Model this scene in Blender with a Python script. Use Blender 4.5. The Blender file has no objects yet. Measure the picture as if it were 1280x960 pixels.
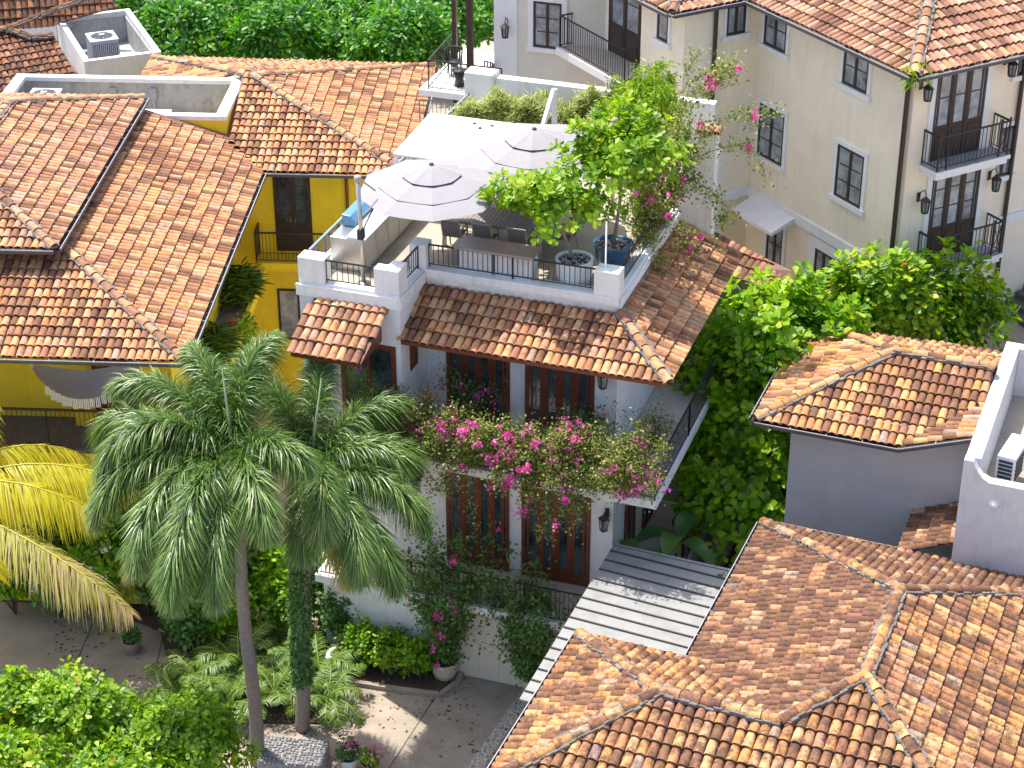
import bpy, bmesh, math, random
import numpy as np
from mathutils import Vector, noise

random.seed(7); RNG = np.random.default_rng(7)
PI = math.pi
scene = bpy.context.scene
COL = scene.collection

# ------------------------------------------------------------------ camera
PITCH = math.radians(29.0); CAMH = 30.0; FPX = 2489.0
cam_d = bpy.data.cameras.new("camera"); cam = bpy.data.objects.new("camera", cam_d); COL.objects.link(cam)
cam_d.lens = FPX / 1280 * 36; cam_d.sensor_width = 36; cam_d.clip_end = 3000; cam_d.clip_start = 1
cam.location = (0, 0, CAMH); cam.rotation_euler = (PI/2 - PITCH, 0, 0)
scene.camera = cam
_c, _s = math.cos(PITCH), math.sin(PITCH)

def at(px, py, z):
    """ground point seen at a photo pixel, on the level z (survey helper)"""
    a = (px-640)/FPX; b = (480-py)/FPX
    r = (a, _c+b*_s, -_s+b*_c); t = (z-CAMH)/r[2]
    return Vector((t*r[0], t*r[1], z))

# ------------------------------------------------------------------ world and sun
TOSUN = Vector((-0.28, 0.29, 1.0)).normalized()
w = bpy.data.worlds.new("World"); scene.world = w; w.use_nodes = True
nt = w.node_tree; bg = nt.nodes['Background']
sky = nt.nodes.new('ShaderNodeTexSky'); sky.sky_type = 'NISHITA'; sky.sun_disc = False
sky.sun_elevation = math.asin(TOSUN.z); sky.sun_rotation = math.atan2(TOSUN.x, TOSUN.y)
sky.dust_density = 3.0; sky.ozone_density = 0.6
nt.links.new(sky.outputs[0], bg.inputs[0]); bg.inputs[1].default_value = 0.15
sl = bpy.data.lights.new("sun", 'SUN'); sl.energy = 3.5; sl.angle = math.radians(0.5); sl.color = (1, 0.95, 0.87)
so = bpy.data.objects.new("sun", sl); COL.objects.link(so); so.rotation_euler = TOSUN.to_track_quat('Z', 'Y').to_euler()
so.location = (-20, 20, 60)
scene.view_settings.view_transform = 'Standard'; scene.view_settings.look = 'None'
scene.view_settings.exposure = 1.0; scene.view_settings.gamma = 1.0

# ------------------------------------------------------------------ materials
MATS = {}
def mat(name, col, rough=0.8, var=0.12, scale=3.0, bump=0.0, bscale=40, metal=0.0, spec=0.4, streak=0.0, stain=None, stain_amt=0.0, stain_scale=1.2):
    m = bpy.data.materials.new(name); m.use_nodes = True; N = m.node_tree.nodes; L = m.node_tree.links
    p = N['Principled BSDF']; p.inputs['Roughness'].default_value = rough; p.inputs['Metallic'].default_value = metal
    p.inputs['Specular IOR Level'].default_value = spec
    tc = N.new('ShaderNodeTexCoord')
    nz = N.new('ShaderNodeTexNoise'); nz.inputs['Scale'].default_value = scale; nz.inputs['Detail'].default_value = 6; nz.inputs['Roughness'].default_value = 0.65
    L.new(tc.outputs['Object'], nz.inputs['Vector'])
    r = N.new('ShaderNodeMapRange'); r.inputs['From Min'].default_value = 0.3; r.inputs['From Max'].default_value = 0.7
    r.inputs['To Min'].default_value = 1-var; r.inputs['To Max'].default_value = 1+var
    L.new(nz.outputs[0], r.inputs['Value'])
    mx = N.new('ShaderNodeMix'); mx.data_type = 'RGBA'; mx.blend_type = 'MULTIPLY'; mx.inputs[0].default_value = 1
    mx.inputs['A'].default_value = (*col, 1); L.new(r.outputs[0], mx.inputs['B'])
    out = mx.outputs['Result']
    if streak > 0:   # rain streaks on plaster: noise stretched along the height
        mp = N.new('ShaderNodeMapping'); mp.inputs['Scale'].default_value = (5, 5, 0.35); L.new(tc.outputs['Object'], mp.inputs[0])
        n2 = N.new('ShaderNodeTexNoise'); n2.inputs['Scale'].default_value = 1.4; n2.inputs['Detail'].default_value = 5; L.new(mp.outputs[0], n2.inputs['Vector'])
        r2 = N.new('ShaderNodeMapRange'); r2.inputs['From Min'].default_value = 0.52; r2.inputs['From Max'].default_value = 0.8; r2.inputs['To Max'].default_value = streak
        L.new(n2.outputs[0], r2.inputs['Value'])
        m2 = N.new('ShaderNodeMix'); m2.data_type = 'RGBA'; m2.inputs['B'].default_value = (col[0]*.45, col[1]*.42, col[2]*.4, 1)
        L.new(r2.outputs[0], m2.inputs[0]); L.new(out, m2.inputs['A']); out = m2.outputs['Result']
    if stain:
        n3 = N.new('ShaderNodeTexNoise'); n3.inputs['Scale'].default_value = stain_scale; n3.inputs['Detail'].default_value = 8; n3.inputs['Roughness'].default_value = .7
        L.new(tc.outputs['Object'], n3.inputs['Vector'])
        r3 = N.new('ShaderNodeMapRange'); r3.inputs['From Min'].default_value = 0.5; r3.inputs['From Max'].default_value = 0.68; r3.inputs['To Max'].default_value = stain_amt
        L.new(n3.outputs[0], r3.inputs['Value'])
        m3 = N.new('ShaderNodeMix'); m3.data_type = 'RGBA'; m3.inputs['B'].default_value = (*stain, 1)
        L.new(r3.outputs[0], m3.inputs[0]); L.new(out, m3.inputs['A']); out = m3.outputs['Result']
    L.new(out, p.inputs['Base Color'])
    if bump > 0:
        nb = N.new('ShaderNodeTexNoise'); nb.inputs['Scale'].default_value = bscale; nb.inputs['Detail'].default_value = 4
        L.new(tc.outputs['Object'], nb.inputs['Vector'])
        b = N.new('ShaderNodeBump'); b.inputs['Strength'].default_value = bump; b.inputs['Distance'].default_value = 0.02
        L.new(nb.outputs[0], b.inputs['Height']); L.new(b.outputs[0], p.inputs['Normal'])
    MATS[name] = m; return m

def mat_tile(name, k=1.0, lo=0.0):
    m = bpy.data.materials.new(name); m.use_nodes = True; N = m.node_tree.nodes; L = m.node_tree.links
    p = N['Principled BSDF']; p.inputs['Roughness'].default_value = 0.85; p.inputs['Specular IOR Level'].default_value = 0.25
    a = N.new('ShaderNodeAttribute'); a.attribute_name = 'tc'
    tc = N.new('ShaderNodeTexCoord')
    def stain(src, sc, lo, hi, amt, col, det=7):
        n = N.new('ShaderNodeTexNoise'); n.inputs['Scale'].default_value = sc; n.inputs['Detail'].default_value = det; n.inputs['Roughness'].default_value = .72
        L.new(tc.outputs['Object'], n.inputs['Vector'])
        r = N.new('ShaderNodeMapRange'); r.inputs['From Min'].default_value = lo; r.inputs['From Max'].default_value = hi; r.inputs['To Max'].default_value = amt
        L.new(n.outputs[0], r.inputs['Value'])
        mx = N.new('ShaderNodeMix'); mx.data_type = 'RGBA'; mx.inputs['B'].default_value = (*col, 1)
        L.new(r.outputs[0], mx.inputs[0]); L.new(src, mx.inputs['A']); return mx.outputs['Result']
    o = stain(a.outputs['Color'], 4.2, .49-lo, .64-lo, min(.95, .56*k), (.075, .042, .032))
    o = stain(o, 15, .56-lo, .68, min(.9, .6*k), (.05, .034, .028))
    o = stain(o, 5, .58, .75, .35, (.44, .25, .15))
    L.new(o, p.inputs['Base Color'])
    nb = N.new('ShaderNodeTexNoise'); nb.inputs['Scale'].default_value = 45; nb.inputs['Detail'].default_value = 4
    L.new(tc.outputs['Object'], nb.inputs['Vector'])
    b = N.new('ShaderNodeBump'); b.inputs['Strength'].default_value = .35; b.inputs['Distance'].default_value = .02
    L.new(nb.outputs[0], b.inputs['Height']); L.new(b.outputs[0], p.inputs['Normal'])
    MATS[name] = m; return m

def mat_leaf(name, cols, rough=0.42, transl=0.28, spec=0.45):
    """cols: list of (pos, rgb) along the per-leaf attribute rnd"""
    m = bpy.data.materials.new(name); m.use_nodes = True; N = m.node_tree.nodes; L = m.node_tree.links
    p = N['Principled BSDF']; p.inputs['Roughness'].default_value = rough; p.inputs['Specular IOR Level'].default_value = spec
    a = N.new('ShaderNodeAttribute'); a.attribute_name = 'rnd'
    cr = N.new('ShaderNodeValToRGB'); e = cr.color_ramp.elements
    while len(e) < len(cols): e.new(0.5)
    for i, (ps, c) in enumerate(cols): e[i].position = ps; e[i].color = (*c, 1)
    L.new(a.outputs['Fac'], cr.inputs[0]); L.new(cr.outputs[0], p.inputs['Base Color'])
    t = N.new('ShaderNodeBsdfTranslucent'); g = N.new('ShaderNodeHueSaturation'); g.inputs['Value'].default_value = 1.35; g.inputs['Saturation'].default_value = 1.1
    L.new(cr.outputs[0], g.inputs['Color']); L.new(g.outputs[0], t.inputs['Color'])
    mx = N.new('ShaderNodeMixShader'); mx.inputs[0].default_value = transl
    L.new(p.outputs[0], mx.inputs[1]); L.new(t.outputs[0], mx.inputs[2]); L.new(mx.outputs[0], N['Material Output'].inputs['Surface'])
    MATS[name] = m; return m

WHITE = mat('white plaster', (.82, .81, .80), .85, .07, 2.5, .25, 40, streak=.30, stain=(.45, .43, .40), stain_amt=.25, stain_scale=1.6)
CREAM = mat('cream plaster', (.90, .78, .62), .85, .06, 1.2, .2, 40, streak=.18)
TRIM = mat('white trim', (.80, .80, .80), .75, .05, 3, .05, 50, streak=.08)
YELLOW = mat('yellow plaster', (.82, .61, .022), .8, .10, 1.2, .2, 40, streak=.25, stain=(.70, .50, .10), stain_amt=.5, stain_scale=.9)
GREY = mat('grey plaster', (.50, .49, .49), .85, .06, 1.3, .15, 60, streak=.10, stain=(.38, .35, .34), stain_amt=.3)
PARA = mat('pale grey plaster', (.66, .66, .67), .85, .06, 2, .15, 60, streak=.2, stain=(.40, .39, .38), stain_amt=.35, stain_scale=2.5)
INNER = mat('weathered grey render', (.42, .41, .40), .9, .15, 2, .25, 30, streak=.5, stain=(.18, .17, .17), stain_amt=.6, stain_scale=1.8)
TILE = mat_tile('clay tile'); TILE_OLD = mat_tile('weathered clay tile', 1.4, .045)
MORTAR = mat('ridge mortar', (.15, .135, .125), .95, .25, 9, .6, 30, stain=(.40, .38, .37), stain_amt=.7, stain_scale=3.5)
GUTTER = mat('dark gutter paint', (.085, .075, .075), .5, .1, 4)
GUTRIM = mat('gutter rim highlight', (.33, .33, .36), .45, .1, 4)  # pale edge highlight of the gutter put into rim and strap colour
FLASH = mat('brown flashing', (.16, .07, .055), .6, .2, 6, .2, 20)
DARKWOOD = mat('dark wood', (.045, .030, .025), .5, .25, 8, .15, 30)
REDWOOD = mat('mahogany wood', (.17, .045, .022), .45, .25, 7, .15, 30)
IRON = mat('black wrought iron', (.025, .024, .026), .5, .1, 6)
BRONZE = mat('bronze railing paint', (.045, .032, .026), .5, .1, 6)
SUNLITRAIL = mat('sunlit grey railing', (.22, .27, .33), .4, .1, 5)  # sun highlight along the rail put into its blue-grey colour
GLASS = mat('window glass', (.05, .065, .075), .06, .9, 1.6, spec=.9)
CURTAIN = mat('curtained glass', (.26, .29, .33), .12, .65, 2.2, spec=.8)
FLOOR = mat('terrace stone floor', (.40, .355, .29), .8, .14, 2.0, .1, 20, stain=(.28, .24, .19), stain_amt=.4, stain_scale=2.2)
BALFLOOR = mat('cream balcony tile', (.60, .53, .45), .8, .1, 3)
CONC = mat('driveway concrete', (.37, .31, .25), .9, .16, 1.1, .3, 30, stain=(.24, .195, .155), stain_amt=.6, stain_scale=.7)
SOIL = mat('planting soil', (.09, .06, .045), .95, .4, 12, .8, 25)
METALROOF = mat('painted metal sheet', (.30, .30, .29), .45, .10, 1.2, .06, 4, metal=.1, stain=(.19, .18, .165), stain_amt=.5, stain_scale=1.8)
SEAM = mat('dark seam', (.07, .072, .075), .5, .1, 4)
STEEL = mat('brushed steel', (.55, .53, .50), .3, .12, 3, metal=.85)
BLUEREFLECT = mat('steel hood blue reflection', (.16, .34, .52), .3, .1, 3, metal=.4)  # blue reflection on the steel grill hood put into its base colour
CANVAS = mat('pale canvas', (.30, .285, .30), .9, .07, 3, .35, 7, stain=(.23, .215, .23), stain_amt=.5, stain_scale=3)
CANVASDARK = mat('canvas vent shade', (.09, .075, .085), .9, .1, 5)
SAIL = mat('white sheet', (.66, .66, .655), .7, .05, 2, .25, 4)
SLING = mat('dark sling fabric', (.20, .165, .155), .85, .12, 30)
TAUPE = mat('taupe metal', (.42, .35, .28), .5, .1, 6)
TABLEW = mat('grey slats', (.26, .23, .22), .6, .2, 8)
STONETOP = mat('polished stone top', (.36, .25, .20), .25, .12, 3, stain=(.34, .33, .32), stain_amt=.6, stain_scale=1.5)
ACWHITE = mat('white enamel', (.72, .73, .73), .45, .05, 5)
ACGREY = mat('grey enamel', (.34, .36, .39), .45, .06, 5)
ACBLACK = mat('black parts and fan shadow', (.03, .035, .04), .6, .2, 8)
BLUEPOT = mat('blue glazed pot', (.035, .10, .19), .25, .25, 6)
CREAMPOT = mat('cream pot', (.62, .54, .40), .7, .1, 6)
WHITEPOT = mat('white pot', (.76, .77, .78), .6, .06, 6)
TERRA = mat('terracotta pot', (.36, .14, .08), .8, .2, 8)
PEBBLE = mat('pebbles', (.33, .32, .31), .8, .5, 22, .9, 25)
TRUNK = mat('grey bark', (.25, .20, .165), .9, .25, 9, .5, 25)
PALMTRUNK = mat('ringed palm trunk', (.24, .20, .175), .9, .2, 8, .4, 20)
BRANCH = mat('brown branch', (.19, .125, .08), .9, .25, 9, .4, 25)
COTTON = mat('white cotton', (.85, .82, .79), .9, .06, 9, .1, 50)
STEP = mat('dark stone step', (.13, .115, .105), .85, .2, 5, .3, 25)

LEAF = {
 'almond': mat_leaf('almond leaves', [(0, (.05, .15, .012)), (.35, (.18, .38, .012)), (.75, (.36, .56, .015)), (.95, (.50, .60, .04)), (.985, (.42, .10, .02))], transl=.5),
 'bush': mat_leaf('yellow green leaves', [(0, (.06, .17, .012)), (.35, (.17, .33, .014)), (.75, (.32, .50, .02)), (.95, (.50, .55, .05)), (.99, (.45, .14, .03))], transl=.42),
 'terrace': mat_leaf('lime rosette leaves', [(0, (.08, .20, .01)), (.4, (.21, .38, .012)), (.8, (.36, .50, .018)), (1, (.52, .54, .06))], transl=.4),
 'hedge': mat_leaf('hedge leaves', [(0, (.02, .10, .012)), (.5, (.07, .25, .018)), (.9, (.17, .40, .025)), (1, (.28, .46, .05))], transl=.4),
 'conifer': mat_leaf('lime needles', [(0, (.08, .18, .01)), (.5, (.26, .42, .012)), (1, (.46, .56, .04))], transl=.35),
 'variegated': mat_leaf('variegated leaves', [(0, (.2, .26, .06)), (.5, (.44, .48, .16)), (1, (.66, .66, .36))], transl=.4),
 'bougain': mat_leaf('bougainvillea leaves', [(0, (.06, .11, .02)), (.5, (.19, .26, .05)), (.85, (.48, .50, .16)), (1, (.55, .42, .2))], transl=.5),
 'shade': mat_leaf('deep green leaves', [(0, (.045, .10, .025)), (.5, (.10, .23, .04)), (1, (.22, .38, .08))]),
 'flower': mat_leaf('magenta bracts', [(0, (.60, .05, .33)), (.6, (.84, .14, .50)), (1, (.90, .40, .64))], rough=.7, transl=.35, spec=.1),
 'whiteflower': mat_leaf('white petals', [(0, (.7, .68, .62)), (1, (.85, .83, .8))], rough=.7, transl=.3, spec=.1),
 'foxtail': mat_leaf('foxtail leaflets', [(0, (.03, .075, .02)), (.45, (.10, .19, .035)), (.8, (.25, .36, .08)), (1, (.48, .52, .22))], rough=.38, transl=.2, spec=.55),
 'coco': mat_leaf('yellow palm leaflets', [(0, (.32, .33, .02)), (.5, (.58, .54, .03)), (.85, (.70, .60, .06)), (1, (.60, .42, .25))], rough=.4, transl=.45),
 'cocodry': mat_leaf('half dry palm leaflets', [(0, (.22, .25, .03)), (.4, (.42, .42, .06)), (.7, (.52, .42, .20)), (1, (.55, .36, .26))], rough=.5, transl=.25),
 'cycad': mat_leaf('feather palm leaflets', [(0, (.05, .13, .02)), (.5, (.14, .25, .035)), (1, (.30, .38, .07))]),
 'banana': mat_leaf('banana leaves', [(0, (.03, .09, .03)), (.6, (.06, .16, .04)), (1, (.14, .26, .05))], rough=.35),
}

# ------------------------------------------------------------------ scene graph helpers
BASE = {}
def thing(name, label, cat, loc=(0, 0, 0), yaw=0.0, group=None):
    o = bpy.data.objects.new(name, None); COL.objects.link(o); o.empty_display_size = .3
    o.location = loc; o.rotation_euler = (0, 0, math.radians(yaw)); o['label'] = label; o['category'] = cat
    if group: o['group'] = group
    return o
def root_of(o):
    while o.parent: o = o.parent
    return o
def link(name, me, m, parent=None, label=None, smooth=False):
    ob = bpy.data.objects.new(name, me); COL.objects.link(ob)
    for mm in (m if isinstance(m, (list, tuple)) else [m]): me.materials.append(mm)
    if parent: ob.parent = parent
    if label: ob['label'] = label
    return ob
def structure(o): o['kind'] = 'structure'; return o
def copy_tree(o, parent=None):
    c = o.copy(); COL.objects.link(c); c.parent = parent
    for ch in list(o.children): copy_tree(ch, c)
    return c
def dup(root, loc, yaw, label=None, group=None):
    r = copy_tree(root); r.location = loc; r.rotation_euler = (0, 0, math.radians(yaw))
    if label: r['label'] = label
    if group: r['group'] = group
    return r

class MB:
    def __init__(s): s.v = []; s.f = []; s.sm = []
    def add(s, vs, fs, smooth=False):
        n = len(s.v); s.v += [tuple(p) for p in vs]; s.f += [tuple(i+n for i in f) for f in fs]; s.sm += [smooth]*len(fs)
        return s
    def box(s, u0, u1, v0, v1, z0, z1):
        return s.add([(u0,v0,z0),(u1,v0,z0),(u1,v1,z0),(u0,v1,z0),(u0,v0,z1),(u1,v0,z1),(u1,v1,z1),(u0,v1,z1)],
              [(3,2,1,0),(4,5,6,7),(0,1,5,4),(1,2,6,5),(2,3,7,6),(3,0,4,7)])
    def bar(s, p, q, r, n=4, r2=None, smooth=False, cap=True):
        p = Vector(p); q = Vector(q); d = (q-p)
        if d.length < 1e-6: return s
        d.normalize(); a = Vector((0,0,1)) if abs(d.z) < .9 else Vector((1,0,0))
        x = d.cross(a).normalized(); y = d.cross(x); r2 = r if r2 is None else r2
        off = PI/n if n == 4 else 0; k = 1.41421 if n == 4 else 1
        vs = []
        for c, rr in ((p, r), (q, r2)):
            for i in range(n):
                t = 2*PI*i/n+off; vs.append(c + (x*math.cos(t)+y*math.sin(t))*rr*k)
        fs = [(i,(i+1)%n,n+(i+1)%n,n+i) for i in range(n)]
        if cap: fs += [tuple(range(n))[::-1], tuple(range(n,2*n))]
        return s.add(vs, fs, smooth)
    def tube(s, pts, radii, n=7, smooth=True):
        pts = [Vector(p) for p in pts]; rings = []; vs = []
        ref = Vector((.31,.95,.05)).normalized()
        for i, p in enumerate(pts):
            d = (pts[min(i+1,len(pts)-1)]-pts[max(i-1,0)]).normalized()
            x = d.cross(ref)
            if x.length < .05: x = d.cross(Vector((1,0,0)))
            x.normalize(); y = d.cross(x); r = radii[i] if isinstance(radii,(list,tuple)) else radii
            for k in range(n): t = 2*PI*k/n; vs.append(p+(x*math.cos(t)+y*math.sin(t))*r)
        fs = []
        for i in range(len(pts)-1):
            for k in range(n): fs.append((i*n+k, i*n+(k+1)%n, (i+1)*n+(k+1)%n, (i+1)*n+k))
        fs += [tuple(range(n))[::-1], tuple(range((len(pts)-1)*n, len(pts)*n))]
        return s.add(vs, fs, smooth)
    def lathe(s, prof, c=(0,0,0), n=24, smooth=True):
        vs = []; fs = []
        for (r, z) in prof:
            for k in range(n): t = 2*PI*k/n; vs.append((c[0]+r*math.cos(t), c[1]+r*math.sin(t), c[2]+z))
        for i in range(len(prof)-1):
            for k in range(n): fs.append((i*n+k, i*n+(k+1)%n, (i+1)*n+(k+1)%n, (i+1)*n+k))
        return s.add(vs, fs, smooth)
    def disc(s, c, r, n=24):
        return s.add([(c[0]+r*math.cos(2*PI*k/n), c[1]+r*math.sin(2*PI*k/n), c[2]) for k in range(n)], [tuple(range(n))])
    def extr(s, pts, d):
        n = len(pts); d = Vector(d); a = [Vector(p) for p in pts]; b = [p+d for p in a]
        return s.add(a+b, [tuple(range(n))[::-1], tuple(range(n,2*n))] + [(i,(i+1)%n,n+(i+1)%n,n+i) for i in range(n)])
    def poly(s, pts): return s.add(pts, [tuple(range(len(pts)))])
    def build(s, name, m, parent=None, label=None, bevel=0, world=False):
        oz = root_of(parent).location.z if (parent and not world) else 0
        me = bpy.data.meshes.new(name)
        me.from_pydata([(x, y, z-oz) for x, y, z in s.v], [], s.f)
        for p, sm in zip(me.polygons, s.sm): p.use_smooth = sm
        bm = bmesh.new(); bm.from_mesh(me); bmesh.ops.recalc_face_normals(bm, faces=bm.faces); bm.to_mesh(me); bm.free()
        ob = link(name, me, m, parent, label)
        if bevel:
            b = ob.modifiers.new('bevel', 'BEVEL'); b.width = bevel; b.segments = 2; b.limit_method = 'ANGLE'
        return ob
def lbox(T, name, m, parent, *bx, label=None, bevel=0):
    b = MB()
    for q in bx: b.box(*q)
    return b.build(name, m, parent, label, bevel)

# numpy mesh with quads of k verts each
def np_mesh(name, V, F, attr=None, attrname='rnd', color=False, smooth=False):
    me = bpy.data.meshes.new(name); nv = len(V); nf, k = F.shape
    me.vertices.add(nv); me.vertices.foreach_set('co', np.ascontiguousarray(V, dtype=np.float32).ravel())
    me.loops.add(nf*k); me.loops.foreach_set('vertex_index', np.ascontiguousarray(F, dtype=np.int32).ravel())
    me.polygons.add(nf); me.polygons.foreach_set('loop_start', np.arange(0, nf*k, k, dtype=np.int32))
    if smooth: me.polygons.foreach_set('use_smooth', np.ones(nf, dtype=bool) if smooth is True else np.asarray(smooth, dtype=bool))
    if attr is not None:
        if color:
            a = me.attributes.new(attrname, 'FLOAT_COLOR', 'POINT'); a.data.foreach_set('color', np.ascontiguousarray(attr, dtype=np.float32).ravel())
        else:
            a = me.attributes.new(attrname, 'FLOAT', 'POINT'); a.data.foreach_set('value', np.ascontiguousarray(attr, dtype=np.float32).ravel())
    me.update(); me.validate(); return me

# ------------------------------------------------------------------ clay tile roofs
PAL_WARM = [((.64,.35,.19),5),((.68,.43,.26),4),((.54,.28,.16),4),((.56,.34,.24),3),((.32,.155,.10),3),((.18,.085,.06),2),((.40,.32,.29),.35)]
PAL_OCHRE = [((.66,.35,.15),5),((.70,.45,.24),5),((.54,.27,.13),4),((.54,.32,.21),3),((.27,.13,.085),4),((.15,.08,.06),2),((.40,.34,.33),.6)]
PAL_DARK = [((.36,.18,.11),4),((.24,.115,.08),4),((.15,.08,.06),4),((.50,.26,.15),2),((.10,.065,.055),3)]
PAL_PINK = [((.52,.32,.24),5),((.56,.38,.29),4),((.45,.25,.18),4),((.36,.20,.15),3),((.60,.43,.33),2),((.28,.15,.12),2)]
PAL_BROWN = [((.54,.30,.17),4),((.62,.40,.25),3),((.36,.19,.12),4),((.22,.12,.085),5),((.15,.085,.065),4),((.58,.36,.25),2),((.38,.33,.32),.5)]
MEAN = {}
def pick(pal, dark):
    ws = [w for _, w in pal]; c = random.choices([c for c, _ in pal], ws)[0]
    if random.random() < dark: c = random.choice([(.20,.10,.07),(.14,.075,.058),(.26,.14,.10)])
    mu = MEAN.setdefault(id(pal), tuple(sum(q[i]*w for q, w in pal)/sum(ws) for i in range(3))); c = tuple(a*.8+b*.2 for a, b in zip(c, mu))
    k = random.uniform(.84, 1.14)*.92; c = (c[0], c[1]*.91, c[2]*.78); return (min(c[0]*k,.8), min(c[1]*k*random.uniform(.94,1.06),.7), min(c[2]*k*random.uniform(.9,1.1),.6))

class Roof:
    NS = 6
    def __init__(s, pal, pitch=.2, course=.36, dark=.10, seed=0, m=None): 
        s.m = m or TILE;
        s.V = []; s.F = []; s.C = []; s.S = []; s.pal = pal; s.pitch = pitch; s.course = course; s.dark = dark; s.seed = seed; s.R = MB(); s.rid = []
        s.under = MB()
    def _barrel(s, V, F, C, S, p0, p1, e, n, r0, r1, col, h=.8, thick=.026):
        ns = s.NS; b = len(V)
        ang = [PI*i/(ns-1) for i in range(ns)]
        for p, r in ((p0, r0), (p1, r1)):
            for a in ang: V.append(p + e*(r*math.cos(a)) + n*(r*h*math.sin(a)))
        for i in range(ns-1): F.append((b+i, b+i+1, b+ns+i+1, b+ns+i)); S.append(True)
        c2 = len(V)
        for r in (r0, r0-thick):
            for a in ang: V.append(p0 + e*(r*math.cos(a)) + n*(r*h*math.sin(a)))
        for i in range(ns-1): F.append((c2+i, c2+ns+i, c2+ns+i+1, c2+i+1)); S.append(False)
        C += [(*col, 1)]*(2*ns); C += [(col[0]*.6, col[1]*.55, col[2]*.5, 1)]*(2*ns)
    def slope(s, a, b, rest, dark=None, over=.05):
        """a,b: the two ends of the eave; rest: other corners in order from b back to a"""
        dark = s.dark if dark is None else dark
        P = [Vector(a), Vector(b)] + [Vector(p) for p in rest]
        e = (P[1]-P[0]).normalized()
        nrm = Vector((0,0,0))
        for i in range(len(P)):
            nrm += (P[i]-P[0]).cross(P[(i+1)%len(P)]-P[0])
        nrm.normalize()
        if nrm.z < 0: nrm = -nrm
        up = nrm.cross(e)
        if up.z < 0: up = -up
        st = [((p-P[0]).dot(e), (p-P[0]).dot(up)) for p in P]
        s0 = min(x for x, _ in st); s1 = max(x for x, _ in st)
        n = max(1, round((s1-s0)/s.pitch)); pit = (s1-s0)/n
        base = P[0]; tmn = min(t for _, t in st)
        s.under.poly([p - nrm*.015 for p in P])
        for i in range(n):
            sc = s0 + (i+.5)*pit; ts = []
            for j in range(len(st)):
                (x0, y0), (x1, y1) = st[j], st[(j+1)%len(st)]
                if (x0-sc)*(x1-sc) < 0: ts.append(y0+(y1-y0)*(sc-x0)/(x1-x0))
            if len(ts) < 2: continue
            lo, hi = min(ts), max(ts)
            if lo - tmn < .08: lo -= over
            k = math.floor((lo+1e-4+over)/s.course)
            sj = random.gauss(0, .006)
            while k*s.course < hi:
                t0 = max(lo, k*s.course - (over if k == 0 else 0) + random.gauss(0, .006)); t1 = min(hi, (k+1)*s.course + .05); k += 1
                if t1 - t0 < .06: continue
                j0 = sj+random.gauss(0, .006); j1 = sj+random.gauss(0, .004)
                p0 = base + e*(sc+j0) + up*t0 + nrm*(.044+random.gauss(0, .005)); p1 = base + e*(sc+j1) + up*t1 + nrm*.004
                q = noise.noise(Vector((p0.x*.45+s.seed*7.3, p0.y*.45, p0.z*.6+s.seed)))
                q2 = noise.noise(Vector((p0.x*1.3+s.seed*3.1, p0.y*1.3, p0.z)))
                d = dark + max(0, q*1.0-.08)*.8 + max(0, q2-.2)*.6
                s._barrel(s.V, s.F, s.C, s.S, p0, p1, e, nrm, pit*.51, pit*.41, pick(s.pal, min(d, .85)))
        return s
    def ridge(s, p, q, r=.115, length=.40, mort=True):
        p = Vector(p); q = Vector(q); d = q-p; L = d.length; d.normalize(); G = ([], [], [], [], MB()); s.rid.append(G)
        if d.z < 0: p, q, d = q, p, -d
        e = d.cross(Vector((0,0,1))).normalized(); nrm = e.cross(d)
        if nrm.z < 0: nrm = -nrm
        n = max(1, round(L/length)); l = L/n
        for i in range(n):
            p0 = p + d*(i*l-.02) + nrm*(.055+random.gauss(0,.006)) + e*random.gauss(0,.008); p1 = p + d*((i+1)*l+.03) + nrm*.03
            s._barrel(G[0], G[1], G[2], G[3], p0, p1, e, nrm, r, r*.86, pick(s.pal, .06), h=.85)
        if mort:
            for sgn in (-1, 1):
                k = int(L/.16)
                for i in range(k):
                    c = p + d*((i+.5)*L/k) + e*(sgn*(r*.98+random.uniform(-.015,.03))) + nrm*random.uniform(.02,.05)
                    w = random.uniform(.02,.05); a = d*(L/k*.55)
                    G[4].extr([c-a-e*w-nrm*.05, c+a-e*w-nrm*.05, c+a+e*w-nrm*.05, c-a+e*w-nrm*.05], nrm*random.uniform(.05,.10))
    def build(s, parent, name='roof'):
        oz = root_of(parent).location.z
        def mk(nm, V, F, C, S, par):
            A = np.array([(p.x, p.y, p.z-oz) for p in V]); 
            return link(nm, np_mesh(nm, A, np.array(F), np.array(C), 'tc', True, S), s.m, par)
        # underlay joins the tile mesh
        nb = len(s.V); r = mk(name, s.V, s.F, s.C, s.S, parent)
        s.under.build('roof_deck', FLASH, r)
        for G in s.rid:
            mk('ridge_tiles', *G[:4], r)
            if G[4].v: G[4].build('mortar', MORTAR, r)
        s.ob = r
        return r

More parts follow.
